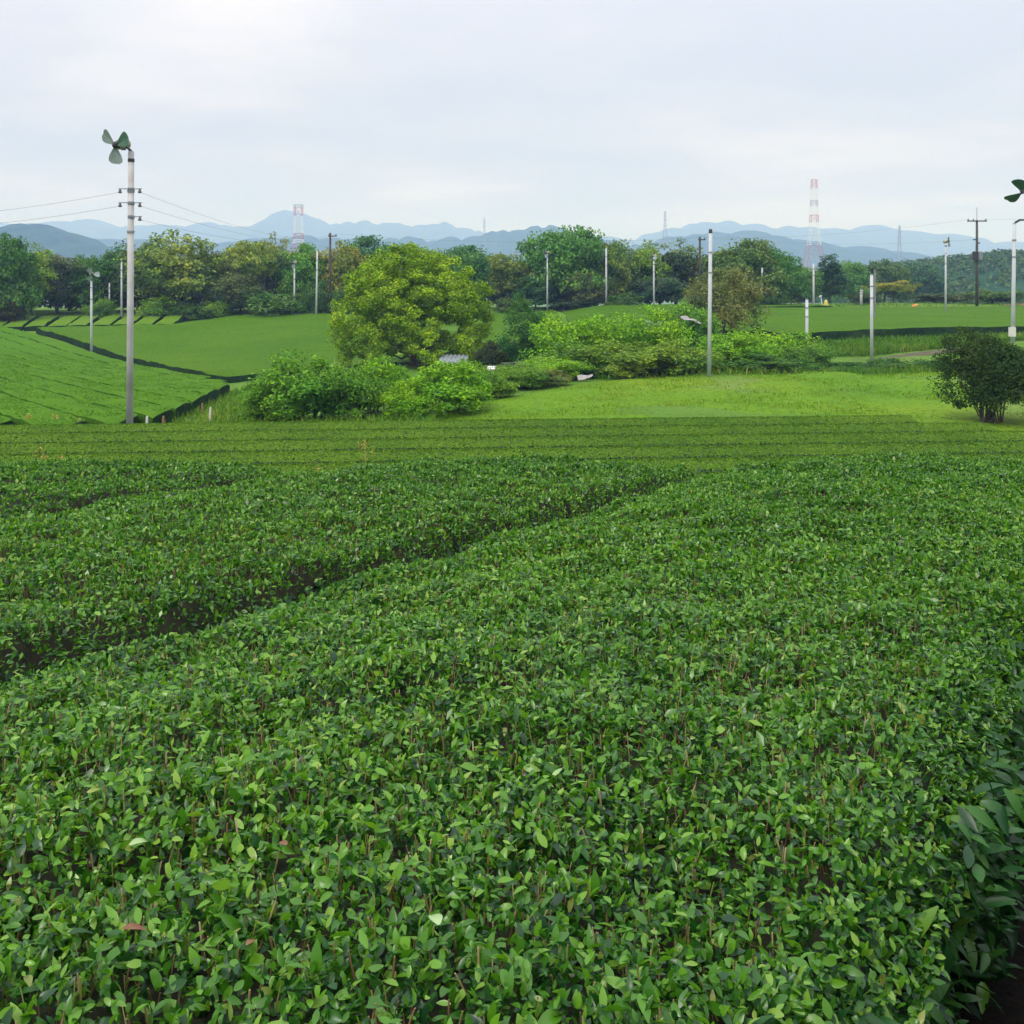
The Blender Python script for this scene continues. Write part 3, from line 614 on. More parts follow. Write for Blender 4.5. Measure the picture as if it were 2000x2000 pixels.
def make_tree(name, seed, rx, rz, z0, nclump, per, leaf, clump, rad, mt=None, **kw):
    (V, Q), C = crown_np(seed, rx, rz, z0, nclump, per, leaf, clump, **kw)
    me = mesh_np('crown', V, Q, mt or M['crown']); mb = trunk_mb(seed+1, C, z0, rz, rad)
    tm = bpy.data.meshes.new('trunk'); tm.from_pydata(mb.v, [], mb.f); tm.materials.append(M['bark']); tm.update()
    return me, tm, size(V)
def make_shrub(seed, rx, rz, nclump, per, leaf, clump, mt=None, **kw):
    (V, Q), C = crown_np(seed, rx, rz, .05, nclump, per, leaf, clump, **kw)
    me = mesh_np('foliage', V, Q, mt or M['crown']); mb = stems_mb(seed+1, C, rx)
    tm = bpy.data.meshes.new('stems'); tm.from_pydata(mb.v, [], mb.f); tm.materials.append(M['bark']); tm.update()
    return me, tm, size(V)
KINDS = {
 'round': [make_tree('t', 500+i*7, 4.2, 4.6, .7, 240, 62, .36, .95, .2) for i in range(3)],
 'tall':  [make_tree('t', 530+i*7, 3.6, 4.4, 1.6, 190, 58, .36, .9, .17, fill=.5, lobes=8, lobe_amp=.4) for i in range(3)],
 'spread':[make_tree('t', 560+i*7, 4.8, 2.8, 3.6, 140, 56, .34, .85, .17, flat=.5, fill=.55, lobes=7, lobe_amp=.35) for i in range(2)],
 'sparse':[make_tree('t', 580, 4.2, 4.4, 1.6, 110, 40, .32, .85, .17, fill=.6, lobe_amp=.35)],
 'conifer':[make_tree('t', 590, 1.9, 5.6, .6, 150, 50, .32, .65, .16, fill=.5, lobe_amp=.1)],
}
SH = [make_shrub(600+i*5, 1.8, 1.5, 90, 52, .19, .48, up=.6, lobe_amp=.3) for i in range(4)]
def place(kind, px, top, wpx, Y, col, name, label, cat, group, idx, base_py=None):
    me, tm, (w0, h0) = kind
    X = (px-1000)/F*Y; z = float(gz(X, Y)); ztop = H-(top-HY)/F*Y; h = max(ztop-z, .5); wd = wpx/F*Y
    e = empty(name, (X, Y, z), label, cat, group, rz=0); e.rotation_euler.z = (idx*2.399) % 6.28
    e.scale = (wd/w0, wd/w0, h/h0)
    c = link('crown' if cat == 'tree' else 'foliage', me, e); c.color = (*[(2.25 if cat == 'tree' else 1.2)*q for q in col], 1)
    link('trunk' if cat == 'tree' else 'stems', tm, e); return e
DK, MD, OL, YE, BR, GY, BL, FR = (.036,.090,.016), (.054,.128,.018), (.080,.142,.018), (.115,.145,.022), (.10,.12,.04), (.075,.11,.045), (.030,.08,.035), (.12,.24,.022)
T = [
 (-5,462,130,107,'round',DK,'tall mid green tree cut off by the frame edge at the end of the wood'),
 (62,484,110,115,'tall',OL,'olive tree at the wood edge beside the tree cut off by the frame'),
 (112,502,110,118,'tall',(.05,.07,.035),'dull brownish dark tree in the low dip of the wood'),
 (172,502,90,119,'round',DK,'low dark green tree behind the thin fan pole on the slope'),
 (218,483,110,121,'tall',DK,'dark tree directly beside the big fan pole, on its outer side'),
 (268,476,95,118,'tall',(.05,.085,.03),'dark olive tree directly beside the big fan pole, on its inner side'),
 (338,455,150,114,'tall',(.095,.135,.028),'tallest olive topped tree of the wood near the big fan pole'),
 (405,481,80,117,'tall',(.07,.10,.03),'narrow olive tree at the edge of the gap showing blue hills'),
 (490,471,125,117,'spread',(.09,.13,.024),'flat topped tree leaning into the gap with hills showing beneath'),
 (538,458,90,126,'sparse',BR,'thin brownish tree top beside the foot of the red and white mast'),
 (592,478,95,119,'round',MD,'mid green tree behind the pair of slim pale poles'),
 (470,535,110,114,'round',(.05,.075,.03),'low dark tree under the flat topped one'),
 (668,476,100,119,'tall',(.11,.125,.022),'yellowish tree with an orange tinge just past the dark utility pole'),
 (728,463,110,128,'round',(.03,.085,.024),'dark green domed tree peeking over the bright round tree'),
 (795,480,90,130,'round',MD,'green tree top hidden behind the crown of the bright round tree'),
 (850,492,90,128,'round',(.06,.11,.03),'tree top showing over the shoulder of the bright round tree'),
 (930,482,110,120,'round',(.032,.09,.024),'dark green tree just past the bright round tree'),
 (1000,497,95,117,'tall',(.085,.115,.028),'orange tinged olive tree standing in front of a dip in the wood'),
 (1105,446,150,117,'round',(.05,.12,.024),'tall green tree with the highest crown in the middle of the wood'),
 (1045,540,80,116,'round',BL,'low bluish dark tree behind the slim pole with a bent head'),
 (1190,473,105,119,'round',(.07,.115,.028),'olive tree behind the tallest of the slim middle poles'),
 (1150,530,90,115,'round',(.06,.08,.035),'dull low tree at the foot of the highest crown'),
 (1252,477,90,120,'tall',OL,'olive tree between two slim poles beyond the shrubs'),
 (1320,469,120,126,'sparse',GY,'greyish see-through tree with sky showing between its branches'),
 (1290,540,110,118,'round',(.03,.06,.035),'low dark tree under the see-through one'),
 (1448,470,130,115,'round',(.06,.10,.026),'broad dark olive tree behind the brown round tree'),
 (1512,487,95,117,'round',(.04,.105,.025),'green tree at the end of the solid wood, beside the red and white lattice tower'),
 (1560,520,75,125,'round',(.055,.12,.035),'lower light green tree in front of the legs of the lattice tower'),
 (1622,499,52,128,'conifer',(.02,.05,.026),'narrow dark conifer just beside the lattice tower'),
 (1668,512,80,150,'round',(.05,.115,.03),'green tree past the dark conifer'),
 (1725,510,95,158,'round',(.045,.08,.035),'dull dark tree behind the double grey pole'),
 (1745,548,90,124,'spread',(.115,.125,.025),'low yellowish tree spreading beyond the terrace field'),
 (1800,516,90,190,'round',(.03,.07,.045),'bluish dark tree in front of the wooded slope'),
]
for i, (px, top, wp, Y, kd, col, lab) in enumerate(T):
    ks = KINDS[kd]; place(ks[i % len(ks)], px, top, wp*1.08, Y, col, 'broadleaf_tree' if kd != 'conifer' else 'conifer_tree', lab, 'tree', 'trees of the wood across the valley', i)
# the wood behind the front trees reads as one mass
sky_px = np.array([-400,0,60,100,150,200,260,330,400,430,445,470,540,600,680,740,800,900,960,1010,1050,1100,1150,1200,1280,1360,1440,1500,1540,1580,1640,1700,1800,2400])
sky_py = np.array([480,478,498,512,512,500,492,482,496,535,540,500,485,492,488,480,490,496,500,510,495,470,485,492,488,488,486,500,520,525,525,522,530,540])
def mass(name, n, pxr, Yr, pyf, leaf, col, label, seed, lumps=260, cr=2.6, dense=1):
    r = np.random.default_rng(seed); P = []; Ns = []
    lp = r.uniform(*pxr, lumps); lY = r.uniform(*Yr, lumps); lX = (lp-1000)/F*lY; ztop = H-(pyf(lp)+r.uniform(0, 14, lumps)-HY)/F*lY
    g = gz(lX, lY); hh = ztop-g; f = np.where(r.uniform(size=lumps) < .45, r.uniform(.1, .5, lumps), r.uniform(.25, 1, lumps)**.5); rr = cr*r.uniform(.6, 1.2, lumps); lz = np.maximum(g+hh*f-rr*.7, g+rr*.4)
    idx = r.integers(0, lumps, n); d = norm(r.normal(size=(n, 3))); d[:, 2] = np.where(d[:, 2] < -.3, -d[:, 2], d[:, 2])
    C = np.stack([lX, lY, lz], 1)[idx]; P = C+d*(rr[idx]*r.uniform(.75, 1.05, n))[:, None]*[1, 1, .75]
    Nn = norm(d+r.normal(0, .5, (n, 3))+[0, 0, .4]); V, Q = cards(P, Nn, leaf*r.uniform(.6, 1.3, n), leaf*r.uniform(.5, .8, n), r)
    o = link(name, mesh_np(name, V, Q, M['crown'])); o.color = (*col, 1); return tag(o, label, 'wood', kind='stuff')
mass('woodland', 95000, (-350, 1560), (119, 134), lambda p: np.interp(p, sky_px, sky_py), .5, (.04,.075,.03), 'dark mass of wood behind the front trees', 701, lumps=620)
# wooded slope on the far side, at the frame edge
ridge = [(1480,548),(1560,540),(1640,530),(1700,524),(1760,517),(1800,512),(1850,506),(1900,501),(1950,494),(2000,495),(2200,485),(2700,490)]
hills('hills', [(p, q+6) for p, q in ridge], 330, 90, 61, 'dark wooded slope falling towards the terrace fields', .03, 8, base=-5)
def slope_mass(n, lumps, seed):
    r = np.random.default_rng(seed); lp = r.uniform(1500, 2350, lumps); Y0 = 330; t = r.uniform(-1, .1, lumps)
    rp = np.array(ridge, float); top = H+(HY-np.interp(lp, rp[:, 0], rp[:, 1]))/F*Y0; X = (lp-1000)/F*Y0; Yl = Y0+t*90
    z = -5+(top+5)*np.clip(np.cos(t*np.pi/2), 0, 1)**1.15; rr = r.uniform(2.2, 4.8, lumps); idx = r.integers(0, lumps, n)
    d = norm(r.normal(size=(n, 3))); d[:, 2] = np.abs(d[:, 2])*1.0-.15; P = np.stack([X, Yl, z-rr*.55], 1)[idx]+d*(rr[idx]*r.uniform(.8, 1.05, n))[:, None]
    V, Q = cards(P, norm(d+r.normal(0, .5, (n, 3))+[0, 0, .4]), r.uniform(.7, 1.5, n), r.uniform(.5, 1., n), r)
    o = link('woodland', mesh_np('woodland', V, Q, M['crown'])); o.color = (.065,.135,.040, 1); tag(o, 'dark bluish trees packed over the wooded slope', 'wood', kind='stuff')
slope_mass(60000, 620, 711)
# bushes along the foot of the wood
S = [(15,585,80,107,(.06,.075,.03),'dull reddish green bush under the tree cut by the frame'),
 (195,583,60,112,FR,'fresh green bush between the two thinnest poles by the big fan pole'),
 (305,578,80,112,FR,'pale green bush just past the big fan pole at the wood foot'),
 (365,588,70,112,(.08,.17,.03),'low pale green bush under the tallest olive tree'),
 (425,588,70,112,FR,'light bush at the foot of the gap showing hills'),
 (540,572,130,112,(.07,.16,.03),'wide light green bush at the foot of the pole with a small fan head'),
 (618,560,60,113,(.07,.16,.035),'upright light bush between the two slim poles'),
 (675,556,80,112,(.07,.15,.035),'pale bush beside the dark utility pole, next to the bright round tree'),
 (998,582,80,112,(.07,.12,.03),'bush at the wood foot between the bright round tree and the dark sapling'),
 (1120,583,100,113,(.028,.06,.028),'very dark low bush at the wood foot by the bent-head pole'),
 (1212,572,80,113,(.055,.125,.035),'rounded green bush past the tallest slim pole'),
 (1502,575,90,112,(.05,.11,.03),'green bush under the last tree of the solid wood'),
 (1690,572,60,118,(.05,.09,.035),'dull bush behind the double grey pole'),
 (1845,572,130,122,(.075,.11,.05),'wide greyish green thicket behind the fan pole on the terrace'),
 (1945,566,110,118,(.08,.15,.035),'light green bush beside the dark pole with the crossarm')]
for i, (px, top, wp, Y, col, lab) in enumerate(S): place(SH[i % 4], px, top, wp, Y, col, 'bush', lab, 'bush', 'bushes along the foot of the wood', i)

# the bright round tree
me, tm, sz = make_tree('t', 801, 5.0, 5.9, -.5, 640, 140, .18, .48, .27, mt=M['bigtree'], fill=.27, flat=.8, up=.5, lobes=16, lobe_amp=.16)
bt = at(808, 715, 67); e = empty('broadleaf_tree', (bt[0], 67, float(gz(bt[0], 67))), 'big round tree with dense bright yellow green crown standing alone in front of the wood', 'tree')
e.scale = (9.7/sz[0],)*2+((H-(484-HY)/F*67-float(gz(bt[0], 67)))/sz[1],)
link('crown', me, e); link('trunk', tm, e)
# small dark tree and the shrubs of the middle ground: px, top, width, Y, colour
me, tm, sz = make_tree('t', 811, 1.75, 2.7, .0, 120, 80, .15, .45, .09, fill=.45, lobe_amp=.4)
place((me, tm, sz), 1038, 580, 112, 60, (.024,.07,.017), 'small_tree', 'small dark green tree standing between the bright round tree and the pale shrubs', 'tree', None, 3)
me, tm, sz = make_tree('t', 821, 3.0, 3.1, .4, 130, 80, .18, .6, .15, fill=.4, lobe_amp=.2)
place((me, tm, sz), 1404, 524, 168, 74, (.075,.09,.034), 'round_tree', 'round brownish tree behind the tall pole among the pale shrubs', 'tree', None, 5)
LSH = [make_shrub(830+i*5, 1.6, 1.35, 130, 66, .125, .36, up=.7, lobe_amp=.3, fill=.4) for i in range(4)]
G1, G2, G3 = (.14,.30,.016), (.17,.33,.014), (.10,.24,.02)
B = [(590,690,225,36.5,G3,'broad fresh green shrub with the highest tuft, at the foot of the young tea slope'),
 (690,712,150,36,(.09,.215,.022),'shrub filling the middle of the front thicket, below the bright round tree trunk'),
 (735,700,120,39,G1,'taller shrub rising behind the middle of the front thicket'),
 (520,742,110,35.5,G3,'low shrub at the outer end of the front thicket by the young tea'),
 (800,740,110,35.5,G2,'small bright shrub in the notch of the front thicket'),
 (868,706,190,37,G1,'rounded bright green shrub at the meadow end of the front thicket'),
 (948,722,120,42,(.11,.23,.025),'low dull shrub trailing off the front thicket towards the pale sheeting'),
 (1015,716,120,46,(.12,.24,.025),'scrubby bush between the front thicket and the pale shrubs'),
 (915,703,100,46,(.10,.22,.02),'bushy green shrub in front of the pale grey roof'),
 (992,712,85,47,(.095,.2,.022),'leafy shrub covering the foot of the white bundle'),
 (977,664,95,62,(.04,.06,.028),'dusky dark bush in the hollow just outside the bright round tree crown'),
 (1085,700,120,50,G2,'bright shrub low beside the trunk of the small dark tree'),
 (1010,712,90,52,(.10,.2,.02),'dull shrub in the hollow between the bright round tree and the small dark tree'),
 (1068,722,100,47,(.13,.17,.05),'brownish scrub next to the crumpled pale sheeting'),
 (1112,618,160,56,G2,'pale yellow green shrub next to the small dark tree'),
 (1190,614,160,57,G1,'pale green shrub at the top of the long thicket, below the third slim pole'),
 (1275,600,150,58,G2,'highest bright shrub of the long thicket, beside the grey roof glimpses'),
 (1348,592,130,60,(.11,.25,.03),'bright shrub just in front of the brown round tree'),
 (1150,668,170,52,(.11,.23,.03),'light shrub above the crumpled pale sheeting'),
 (1235,672,200,51,(.14,.23,.022),'brownish green shrub low in the middle of the long thicket'),
 (1325,664,180,51.5,(.14,.24,.022),'dull shrub just before the tall pole, low in the thicket'),
 (1430,648,150,54,G1,'bright shrub just past the tall pole'),
 (1510,645,150,56,G2,'yellow green shrub below the short grey pole'),
 (1575,672,110,54,(.10,.22,.035),'last low shrub of the thicket, ending by the brown soil'),
 (1470,690,190,52.5,(.06,.15,.022),'low dark green shrub at the edge of the meadow past the tall pole')]
for i, (px, top, wp, Y, col, lab) in enumerate(B): place(LSH[i % 4], px, top, wp, Y, col, 'shrub', lab, 'shrub', 'shrubs of the middle ground', i+2)
# dark bush by the frame edge
me, tm, sz = make_shrub(861, 1.55, 1.55, 150, 80, .085, .32, fill=.4, lobe_amp=.25)
(V, Q), C = crown_np(866, 1.75, 2.15, .25, 300, 150, .09, .36, fill=.38, lobe_amp=.38); k = None
e = empty('dark_bush', (at(1935, 818, 32)[0], 32, float(gz(at(1935, 818, 32)[0], 32))), 'big dark green bush on bare stems at the corner of the meadow', 'bush')
f = link('foliage', mesh_np('foliage', V, Q, M['crown']), e, (.42, 0, 0)); f.color = (.042,.088,.018, 1)
mb = stems_mb(867, C, 1.5, 26, .03); o = mb.build('stems', M['bark'], e)
low_h = make_shrub(871, 1.5, .42, 60, 50, .10, .28, up=.6)
for i, (px, wp) in enumerate([(1610, 170), (1700, 170), (1790, 180)]):
    place(low_h, px, 712, wp, 52.5, (.04,.115,.022), 'low_bush', ['low dark bush on the meadow bank below the short grey pole', 'low dark bush on the meadow bank below the double grey pole', 'low dark bush on the meadow bank next to the big dark bush'][i], 'bush', 'low bushes along the meadow bank', i)

# ------------------------------------------------------------------ poles and fans
def rotz(v, a): return np.array([v[0]*math.cos(a)-v[1]*math.sin(a), v[0]*math.sin(a)+v[1]*math.cos(a), v[2]])
def fan_head(root, top, d, dia, rot, arm, bladem=None, pitch=.55):
    """motor, hub and three broad blades facing along d, carried by a bracket from the pole top"""
    top = np.array(top, float); d = np.array(d, float); d /= np.linalg.norm(d); hub = top+np.array(arm)
    br = MB(); back = hub-d*.34; br.tube([top-[0, 0, .25], top+[0, 0, .0], (top+back)/2+[0, 0, .02], back], [.045, .05, .045, .04], 8)
    br.tube([top-[0, 0, .32], top-[0, 0, .22]], .10, 10); br.build('bracket', M['iron'], root)
    mo = MB(); mo.tube([hub-d*.50, hub-d*.48, hub-d*.12, hub-d*.08], [.11, .15, .15, .10], 14)
    R0 = np.cross(d, [0, 0, 1.]); R0 /= np.linalg.norm(R0); R1 = np.cross(R0, d)
    mo.box(hub-d*.3-R1*.13, (.12, .12, .10)); mo.build('motor', M['motor'], root)
    hb = MB(); hb.tube([hub-d*.10, hub-d*.02, hub+d*.06, hub+d*.10], [.10, .11, .08, .02], 12); hb.build('hub', M['iron'], root)
    for q in range(3):
        a = rot+q*2*math.pi/3; ax = math.cos(a)*R0+math.sin(a)*R1; tn = -math.sin(a)*R0+math.cos(a)*R1
        V = []; Fc = []; R = dia/2; ns = 7
        for i in range(ns):
            t = i/(ns-1); rr = R*(.14+.86*t); wd = R*(.20+.62*math.sin(min(t*1.25, 1)*math.pi/2)**1.2)*(1 if t < .85 else .78 if t < .97 else .55)
            pt = pitch*(1.25-.55*t); side = tn*math.cos(pt)+d*math.sin(pt); nn = np.cross(ax, side)
            for c in (-.5, 0, .5):
                for th in (-.004, .004): V.append(hub+ax*rr+side*wd*c+nn*(th+.05*R*(1-4*c*c)))
        for i in range(ns-1):
            b0, b1 = i*6, (i+1)*6
            for c in (0, 2):
                Fc += [[b0+c, b0+c+2, b1+c+2, b1+c], [b0+c+1, b1+c+1, b1+c+3, b0+c+3]]
            Fc += [[b0, b1, b1+1, b0+1], [b0+4, b0+5, b1+5, b1+4]]
        Fc += [[0, 1, 3, 2], [2, 3, 5, 4], [(ns-1)*6+k for k in (0, 2, 3, 1)], [(ns-1)*6+k for k in (2, 4, 5, 3)]]
        MB().add(V, Fc).build('blade', (bladem or [M['fangrey']]*3)[q], root, smooth=False)
def frost_fan(px, base_py, top_py, Y, label, d=(-.6, -.6, -.3), rot=.5, dia=1.1, arm=(-.30, -.2, .12), r0=.10, r1=.075, fan=True, mt=None, group='frost fan poles', lean=0, bladem=None, name='frost_fan_pole', cat='frost fan', cap=None, pitch=.55):
    X = (px-1000)/F*Y; zb = H-(base_py-HY)/F*Y; g = float(gz(X, Y)); zt = H-(top_py-HY)/F*Y
    e = empty(name, (X, Y, g), label, cat, group); h = zt-g
    MB().tube([(0, 0, -.2), (lean*.5, 0, h*.5), (lean, 0, h)], [r0, (r0+r1)/2, r1], 14).build('pole', mt or M['concrete'], e, smooth=True)
    for q in (.72, .86): MB().tube([(lean*q, 0, h*q), (lean*q, 0, h*q+.07)], (r0+r1)/2*1.15, 12).build('band', M['steel'], e)
    if fan: fan_head(e, (lean, 0, h), d, dia, rot, arm, bladem, pitch)
    else: MB().tube([(lean, 0, h-.02), (lean, 0, h+(cap or .05))], [r1*1.1, r1*.9], 12).build('cap', M['iron'] if cap else M['steel'], e)
    return e, h
# the big fan pole with its insulators
e, h = frost_fan(253, 836, 296, 31.3, 'tall weathered concrete pole with three-bladed fan and wire insulators rising from the young tea', d=(-.42, -.88, -.2), rot=2.8, dia=1.16, pitch=.25, arm=(-.40, -.22, .17), r0=.105, r1=.088, mt=M['weathered'], group=None, lean=.05, bladem=[M['fangreen'], M['fangrey'], M['fangrey']])  # first blade's dark green stands in for shading on that blade
big = e; bx = e.location.x; INS = {}
for q, (py, sides) in enumerate(((372, (-1, 1)), (399, (-1, 1)), (426, (1,)))):
    z = H-(py-HY)/F*31.3-e.location.z; mb = MB(); a = -.34 if -1 in sides else -.05
    mb.box((.05+(a+.36)/2, -.10, z+.04), (.36-a, .03, .028)); mb.tube([(.05, 0, z-.02), (.05, 0, z+.08)], .104, 12); arm_ = mb.build('crossarm', M['steel'], e)
    for sgn in sides:
        MB().tube([(.05+sgn*.30, -.10, z-.09), (.05+sgn*.30, -.10, z-.05), (.05+sgn*.30, -.10, z-.01), (.05+sgn*.30, -.10, z+.03)], [.05, .055, .035, .03], 10).build('insulator', M['insulator'], arm_)
        INS[(q, sgn)] = np.array([e.location.x+.05+sgn*.30, 31.3-.10, e.location.z+z-.06])
FAN = [
 (178.5,694,540,80,'slim fan pole standing on the long dark furrow of the slope',dict(d=(.5,-.8,-.2),rot=1.0,arm=(.15,-.2,.15))),
 (575,612,517,112,'slim pole with small fan head, widened at its foot, before the wide light bush',dict(d=(-.8,-.5,-.2),rot=.4,arm=(-.2,-.1,.15))),
 (1069,605,496,113,'slim fan pole with head bent to one side, nearest the small dark tree',dict(d=(-.9,-.4,-.2),rot=.2,arm=(-.25,-.1,.1))),
 (1277,594,503,112,'slim fan pole just before the see-through tree',dict(d=(-.7,-.6,-.2),rot=1.4,arm=(-.15,-.15,.1))),
 (1847,602,475,97,'slim fan pole on the terrace field before the wooded slope',dict(d=(.9,-.4,.1),rot=.6,arm=(.25,-.1,.18))),
]
for px, b, t, Y, lab, kw in FAN: frost_fan(px, b, t, Y, lab, **kw)
# fan pole cut by the frame edge: long bracket arm
e, h = frost_fan(1978, 660, 437, 60, 'pale fan pole with bent bracket and dark green fan, cut by the frame edge', d=(.25, -.9, -.2), rot=2.75, dia=2.6, arm=(.62, -.1, 1.75), r0=.13, r1=.09, fan=False, lean=.10)
mb = MB(); mb.tube([(.10, 0, h-.1), (.16, 0, h+.08), (.42, 0, h+.22), (.95, 0, h+.24), (1.0, 0, h+1.2)], [.075, .07, .065, .06, .05], 8); mb.build('bracket', M['iron'], e)
mb = MB(); mb.box((-.06, -.05, .75), (.35, .2, .55)); mb.build('control_box', M['stake'], e)
hubp = np.array([.80, -.3, h+1.95])
fan_head(e, (1.0, 0, h+1.40), (-.34, -.55, -.76), 2.1, 3.54, (-.62, -.35, .40), [M['fangreen']]*3, pitch=.3)
POL = [
 (213.7,609,553,113,'short dim grey pole under the dark tree beside the big fan pole',dict(r0=.09,r1=.07,mt=M['weathered'])),
 (237.5,615,512,111,'pale slim pole right beside the shaft of the big fan pole',dict(r0=.11,r1=.09)),
 (617.5,614,490,110,'slim pale pole next to the dark utility pole',dict(r0=.11,r1=.08,lean=.12)),
 (1184,604,485,113,'tallest bare slim pole before the middle of the wood',dict(r0=.12,r1=.09)),
 (1385,733,455,49,'tall pale pole with dark cap standing at the edge of the meadow',dict(r0=.095,r1=.085,lean=.07,cap=.18)),
 (1487,596,523,112,'short pale pole between the brown round tree and the lattice tower',dict(r0=.13,r1=.08,lean=.08)),
 (1589,608,514,112,'cream coloured pole in line with the lattice tower',dict(r0=.12,r1=.09)),
 (1576,678,585,60,'short thick grey pole rising from the last yellow green shrub',dict(r0=.09,r1=.085)),
 (1682,597,566,116,'very short grey post at the foot of the wood by the yellowish tree',dict(r0=.16,r1=.15,mt=M['weathered'])),
]
for px, b, t, Y, lab, kw in POL: frost_fan(px, b, t, Y, lab, fan=False, name='concrete_pole', cat='pole', group='bare concrete poles', **kw)
e, h = frost_fan(1702.5, 702, 537, 62.5, 'double grey pole, a slimmer pipe rising past its top, standing in brown soil', fan=False, name='concrete_pole', cat='pole', group='bare concrete poles', r0=.10, r1=.095)
MB().tube([(.19, .0, h-2.6), (.19, 0, h+.32)], .055, 10).build('pipe', M['steel'], e)
# dark utility poles
def utility(px, top_py, Y, label, arms, boxes=False):
    X = (px-1000)/F*Y; g = float(gz(X, Y)); h = H-(top_py-HY)/F*Y-g
    e = empty('utility_pole', (X, Y, g), label, 'utility pole', 'dark utility poles')
    MB().tube([(0, 0, -.2), (0, 0, h)], [.16, .11], 12).build('pole', M['darkpole'], e, smooth=True)
    for dz, w0, w1 in arms:
        mb = MB(); mb.box(((w0+w1)/2, -.14, h-dz), (w1-w0, .10, .12)); a = mb.build('crossarm', M['darkpole'], e)
        for x in (w0+.1, w1-.1, w0*.4 if w0 else .4): MB().tube([(x, -.14, h-dz+.06), (x, -.14, h-dz+.14), (x, -.14, h-dz+.24)], [.05, .07, .03], 8).build('insulator', M['insulator'], a)
    if boxes:
        for x in (-.26, .30): MB().tube([(x, -.1, h-4.1), (x, -.1, h-4.05), (x, -.1, h-3.25), (x, -.1, h-3.2)], [.2, .24, .24, .16], 12).build('transformer', M['steel' if x > 0 else 'iron'], e)
        MB().box((-.2, -.05, h-2.0), (.4, .1, .12)).box((.12, -.05, h-2.35), (.3, .1, .12)).build('bracket', M['iron'], e)
        MB().tube([(0, 0, h), (0, 0, h+1.3)], .03, 6).build('lightning_rod', M['steel'], e)
    return np.array([X, Y, g+h])
u1 = utility(645, 455, 112, 'dark brown utility pole without wires on a box, beside two slim pale poles', [(.35, -.2, .75)])
u2p = utility(1367, 462, 114, 'dark utility pole hardly visible just behind the tall capped pole', [(.35, -.2, .6)])
u3 = utility(1908, 430, 105, 'dark utility pole with wide crossarm and transformers before the wooded slope', [(.1, -1.05, .95)], True)
def wire(p, q, sag, label, r_=.010, group='overhead wires'):
    p = np.array(p, float); q = np.array(q, float); pts = [p+(q-p)*t-np.array([0, 0, sag*4*t*(1-t)]) for t in np.linspace(0, 1, 24)]
    tag(MB().tube([a-p for a in pts], r_, 5).build('power_line', M['wire']), label, 'wire', group).location = p
wire(INS[(0, -1)], (-32, 44, INS[(0,-1)][2]+.3), .5, 'upper thin wire leaving the big fan pole towards the frame edge', .0042)
wire(INS[(1, -1)], (-32, 44, INS[(1,-1)][2]+.3), .5, 'lower thin wire leaving the big fan pole towards the frame edge', .0042)
wire(INS[(0, 1)], u1+[.2, -.14, -.1], .9, 'topmost thin wire from the big fan pole to the dark pole by the wood', .0042)
wire(INS[(1, 1)], u1+[.4, -.14, -.1], .9, 'middle thin wire from the big fan pole to the dark pole by the wood', .0042)
wire(INS[(2, 1)], u1+[.6, -.14, -.1], .9, 'lowest thin wire from the big fan pole to the dark pole by the wood', .0042)
wire(u1+[.6, -.14, -.1], u2p+[-.1, -.14, -.1], .7, 'long faint wire over the wood between the two plainer dark poles', .006)
wire(u2p+[.5, -.14, -.1], u3+[-.9, -.14, .1], .6, 'faint wire running to the outer end of the wide crossarm', .006)
wire(u2p+[.3, -.14, -.1], u3+[-.4, -.14, -2.0], .6, 'faint wire running to the bracket below the wide crossarm', .006)
wire(u3+[.85, -.14, .1], u3+[30, -8, .6], .5, 'faint wire leaving the wide crossarm for the frame edge', .006)

# ------------------------------------------------------------------ lattice towers on the horizon
def lattice(px, top_py, base_py, Y, widths, bands, label, name='lattice_tower', th=.2, arms=(), cat='tower', group=None):
    """four tapering legs with cross bracing; widths: (py, width px); bands: (py0, py1, material)"""
    X = (px-1000)/F*Y; zt = H-(top_py-HY)/F*Y; zb = H-(base_py-HY)/F*Y; g = min(float(gz(X, Y)), zb)
    e = empty(name, (X, Y, g), label, cat, group)
    W = lambda z: np.interp(HY-(z-H)*F/Y, [w_[0] for w_ in widths], [w_[1] for w_ in widths])/F*Y/2
    for (a, b_, mt) in bands:
        z0, z1 = H-(b_-HY)/F*Y, H-(a-HY)/F*Y
        if b_ >= base_py: z0 = g
        mb = MB(); n = max(1, int(round((z1-z0)/(2.1*W((z0+z1)/2)+.5)))); zs = np.linspace(z0, z1, n+1)
        for k in range(n):
            w0, w1 = W(zs[k]), W(zs[k+1]); c0 = [(-w0,-w0),(w0,-w0),(w0,w0),(-w0,w0)]; c1 = [(-w1,-w1),(w1,-w1),(w1,w1),(-w1,w1)]
            for q in range(4):
                p = (*c0[q], zs[k]-g); p2 = (*c1[q], zs[k+1]-g); pn = (*c1[(q+1) % 4], zs[k+1]-g); p0n = (*c0[(q+1) % 4], zs[k]-g)
                mb.tube([p, p2], th, 4, False); mb.tube([p, pn], th*.55, 4, False); mb.tube([p0n, p2], th*.55, 4, False); mb.tube([p2, pn], th*.6, 4, False)
        mb.build('mast_section', mt, e)
    for py, half in arms:
        z = H-(py-HY)/F*Y-g; hw = half/F*Y
        MB().tube([(-hw, 0, z), (0, 0, z+.12*hw), (hw, 0, z)], [th*.5, th, th*.5], 4).tube([(-hw, 0, z), (0, 0, z-.25*hw), (hw, 0, z)], th*.6, 4).build('crossarm', M['towergrey'], e)
    return e
R_, W_ = M['red'], M['white']
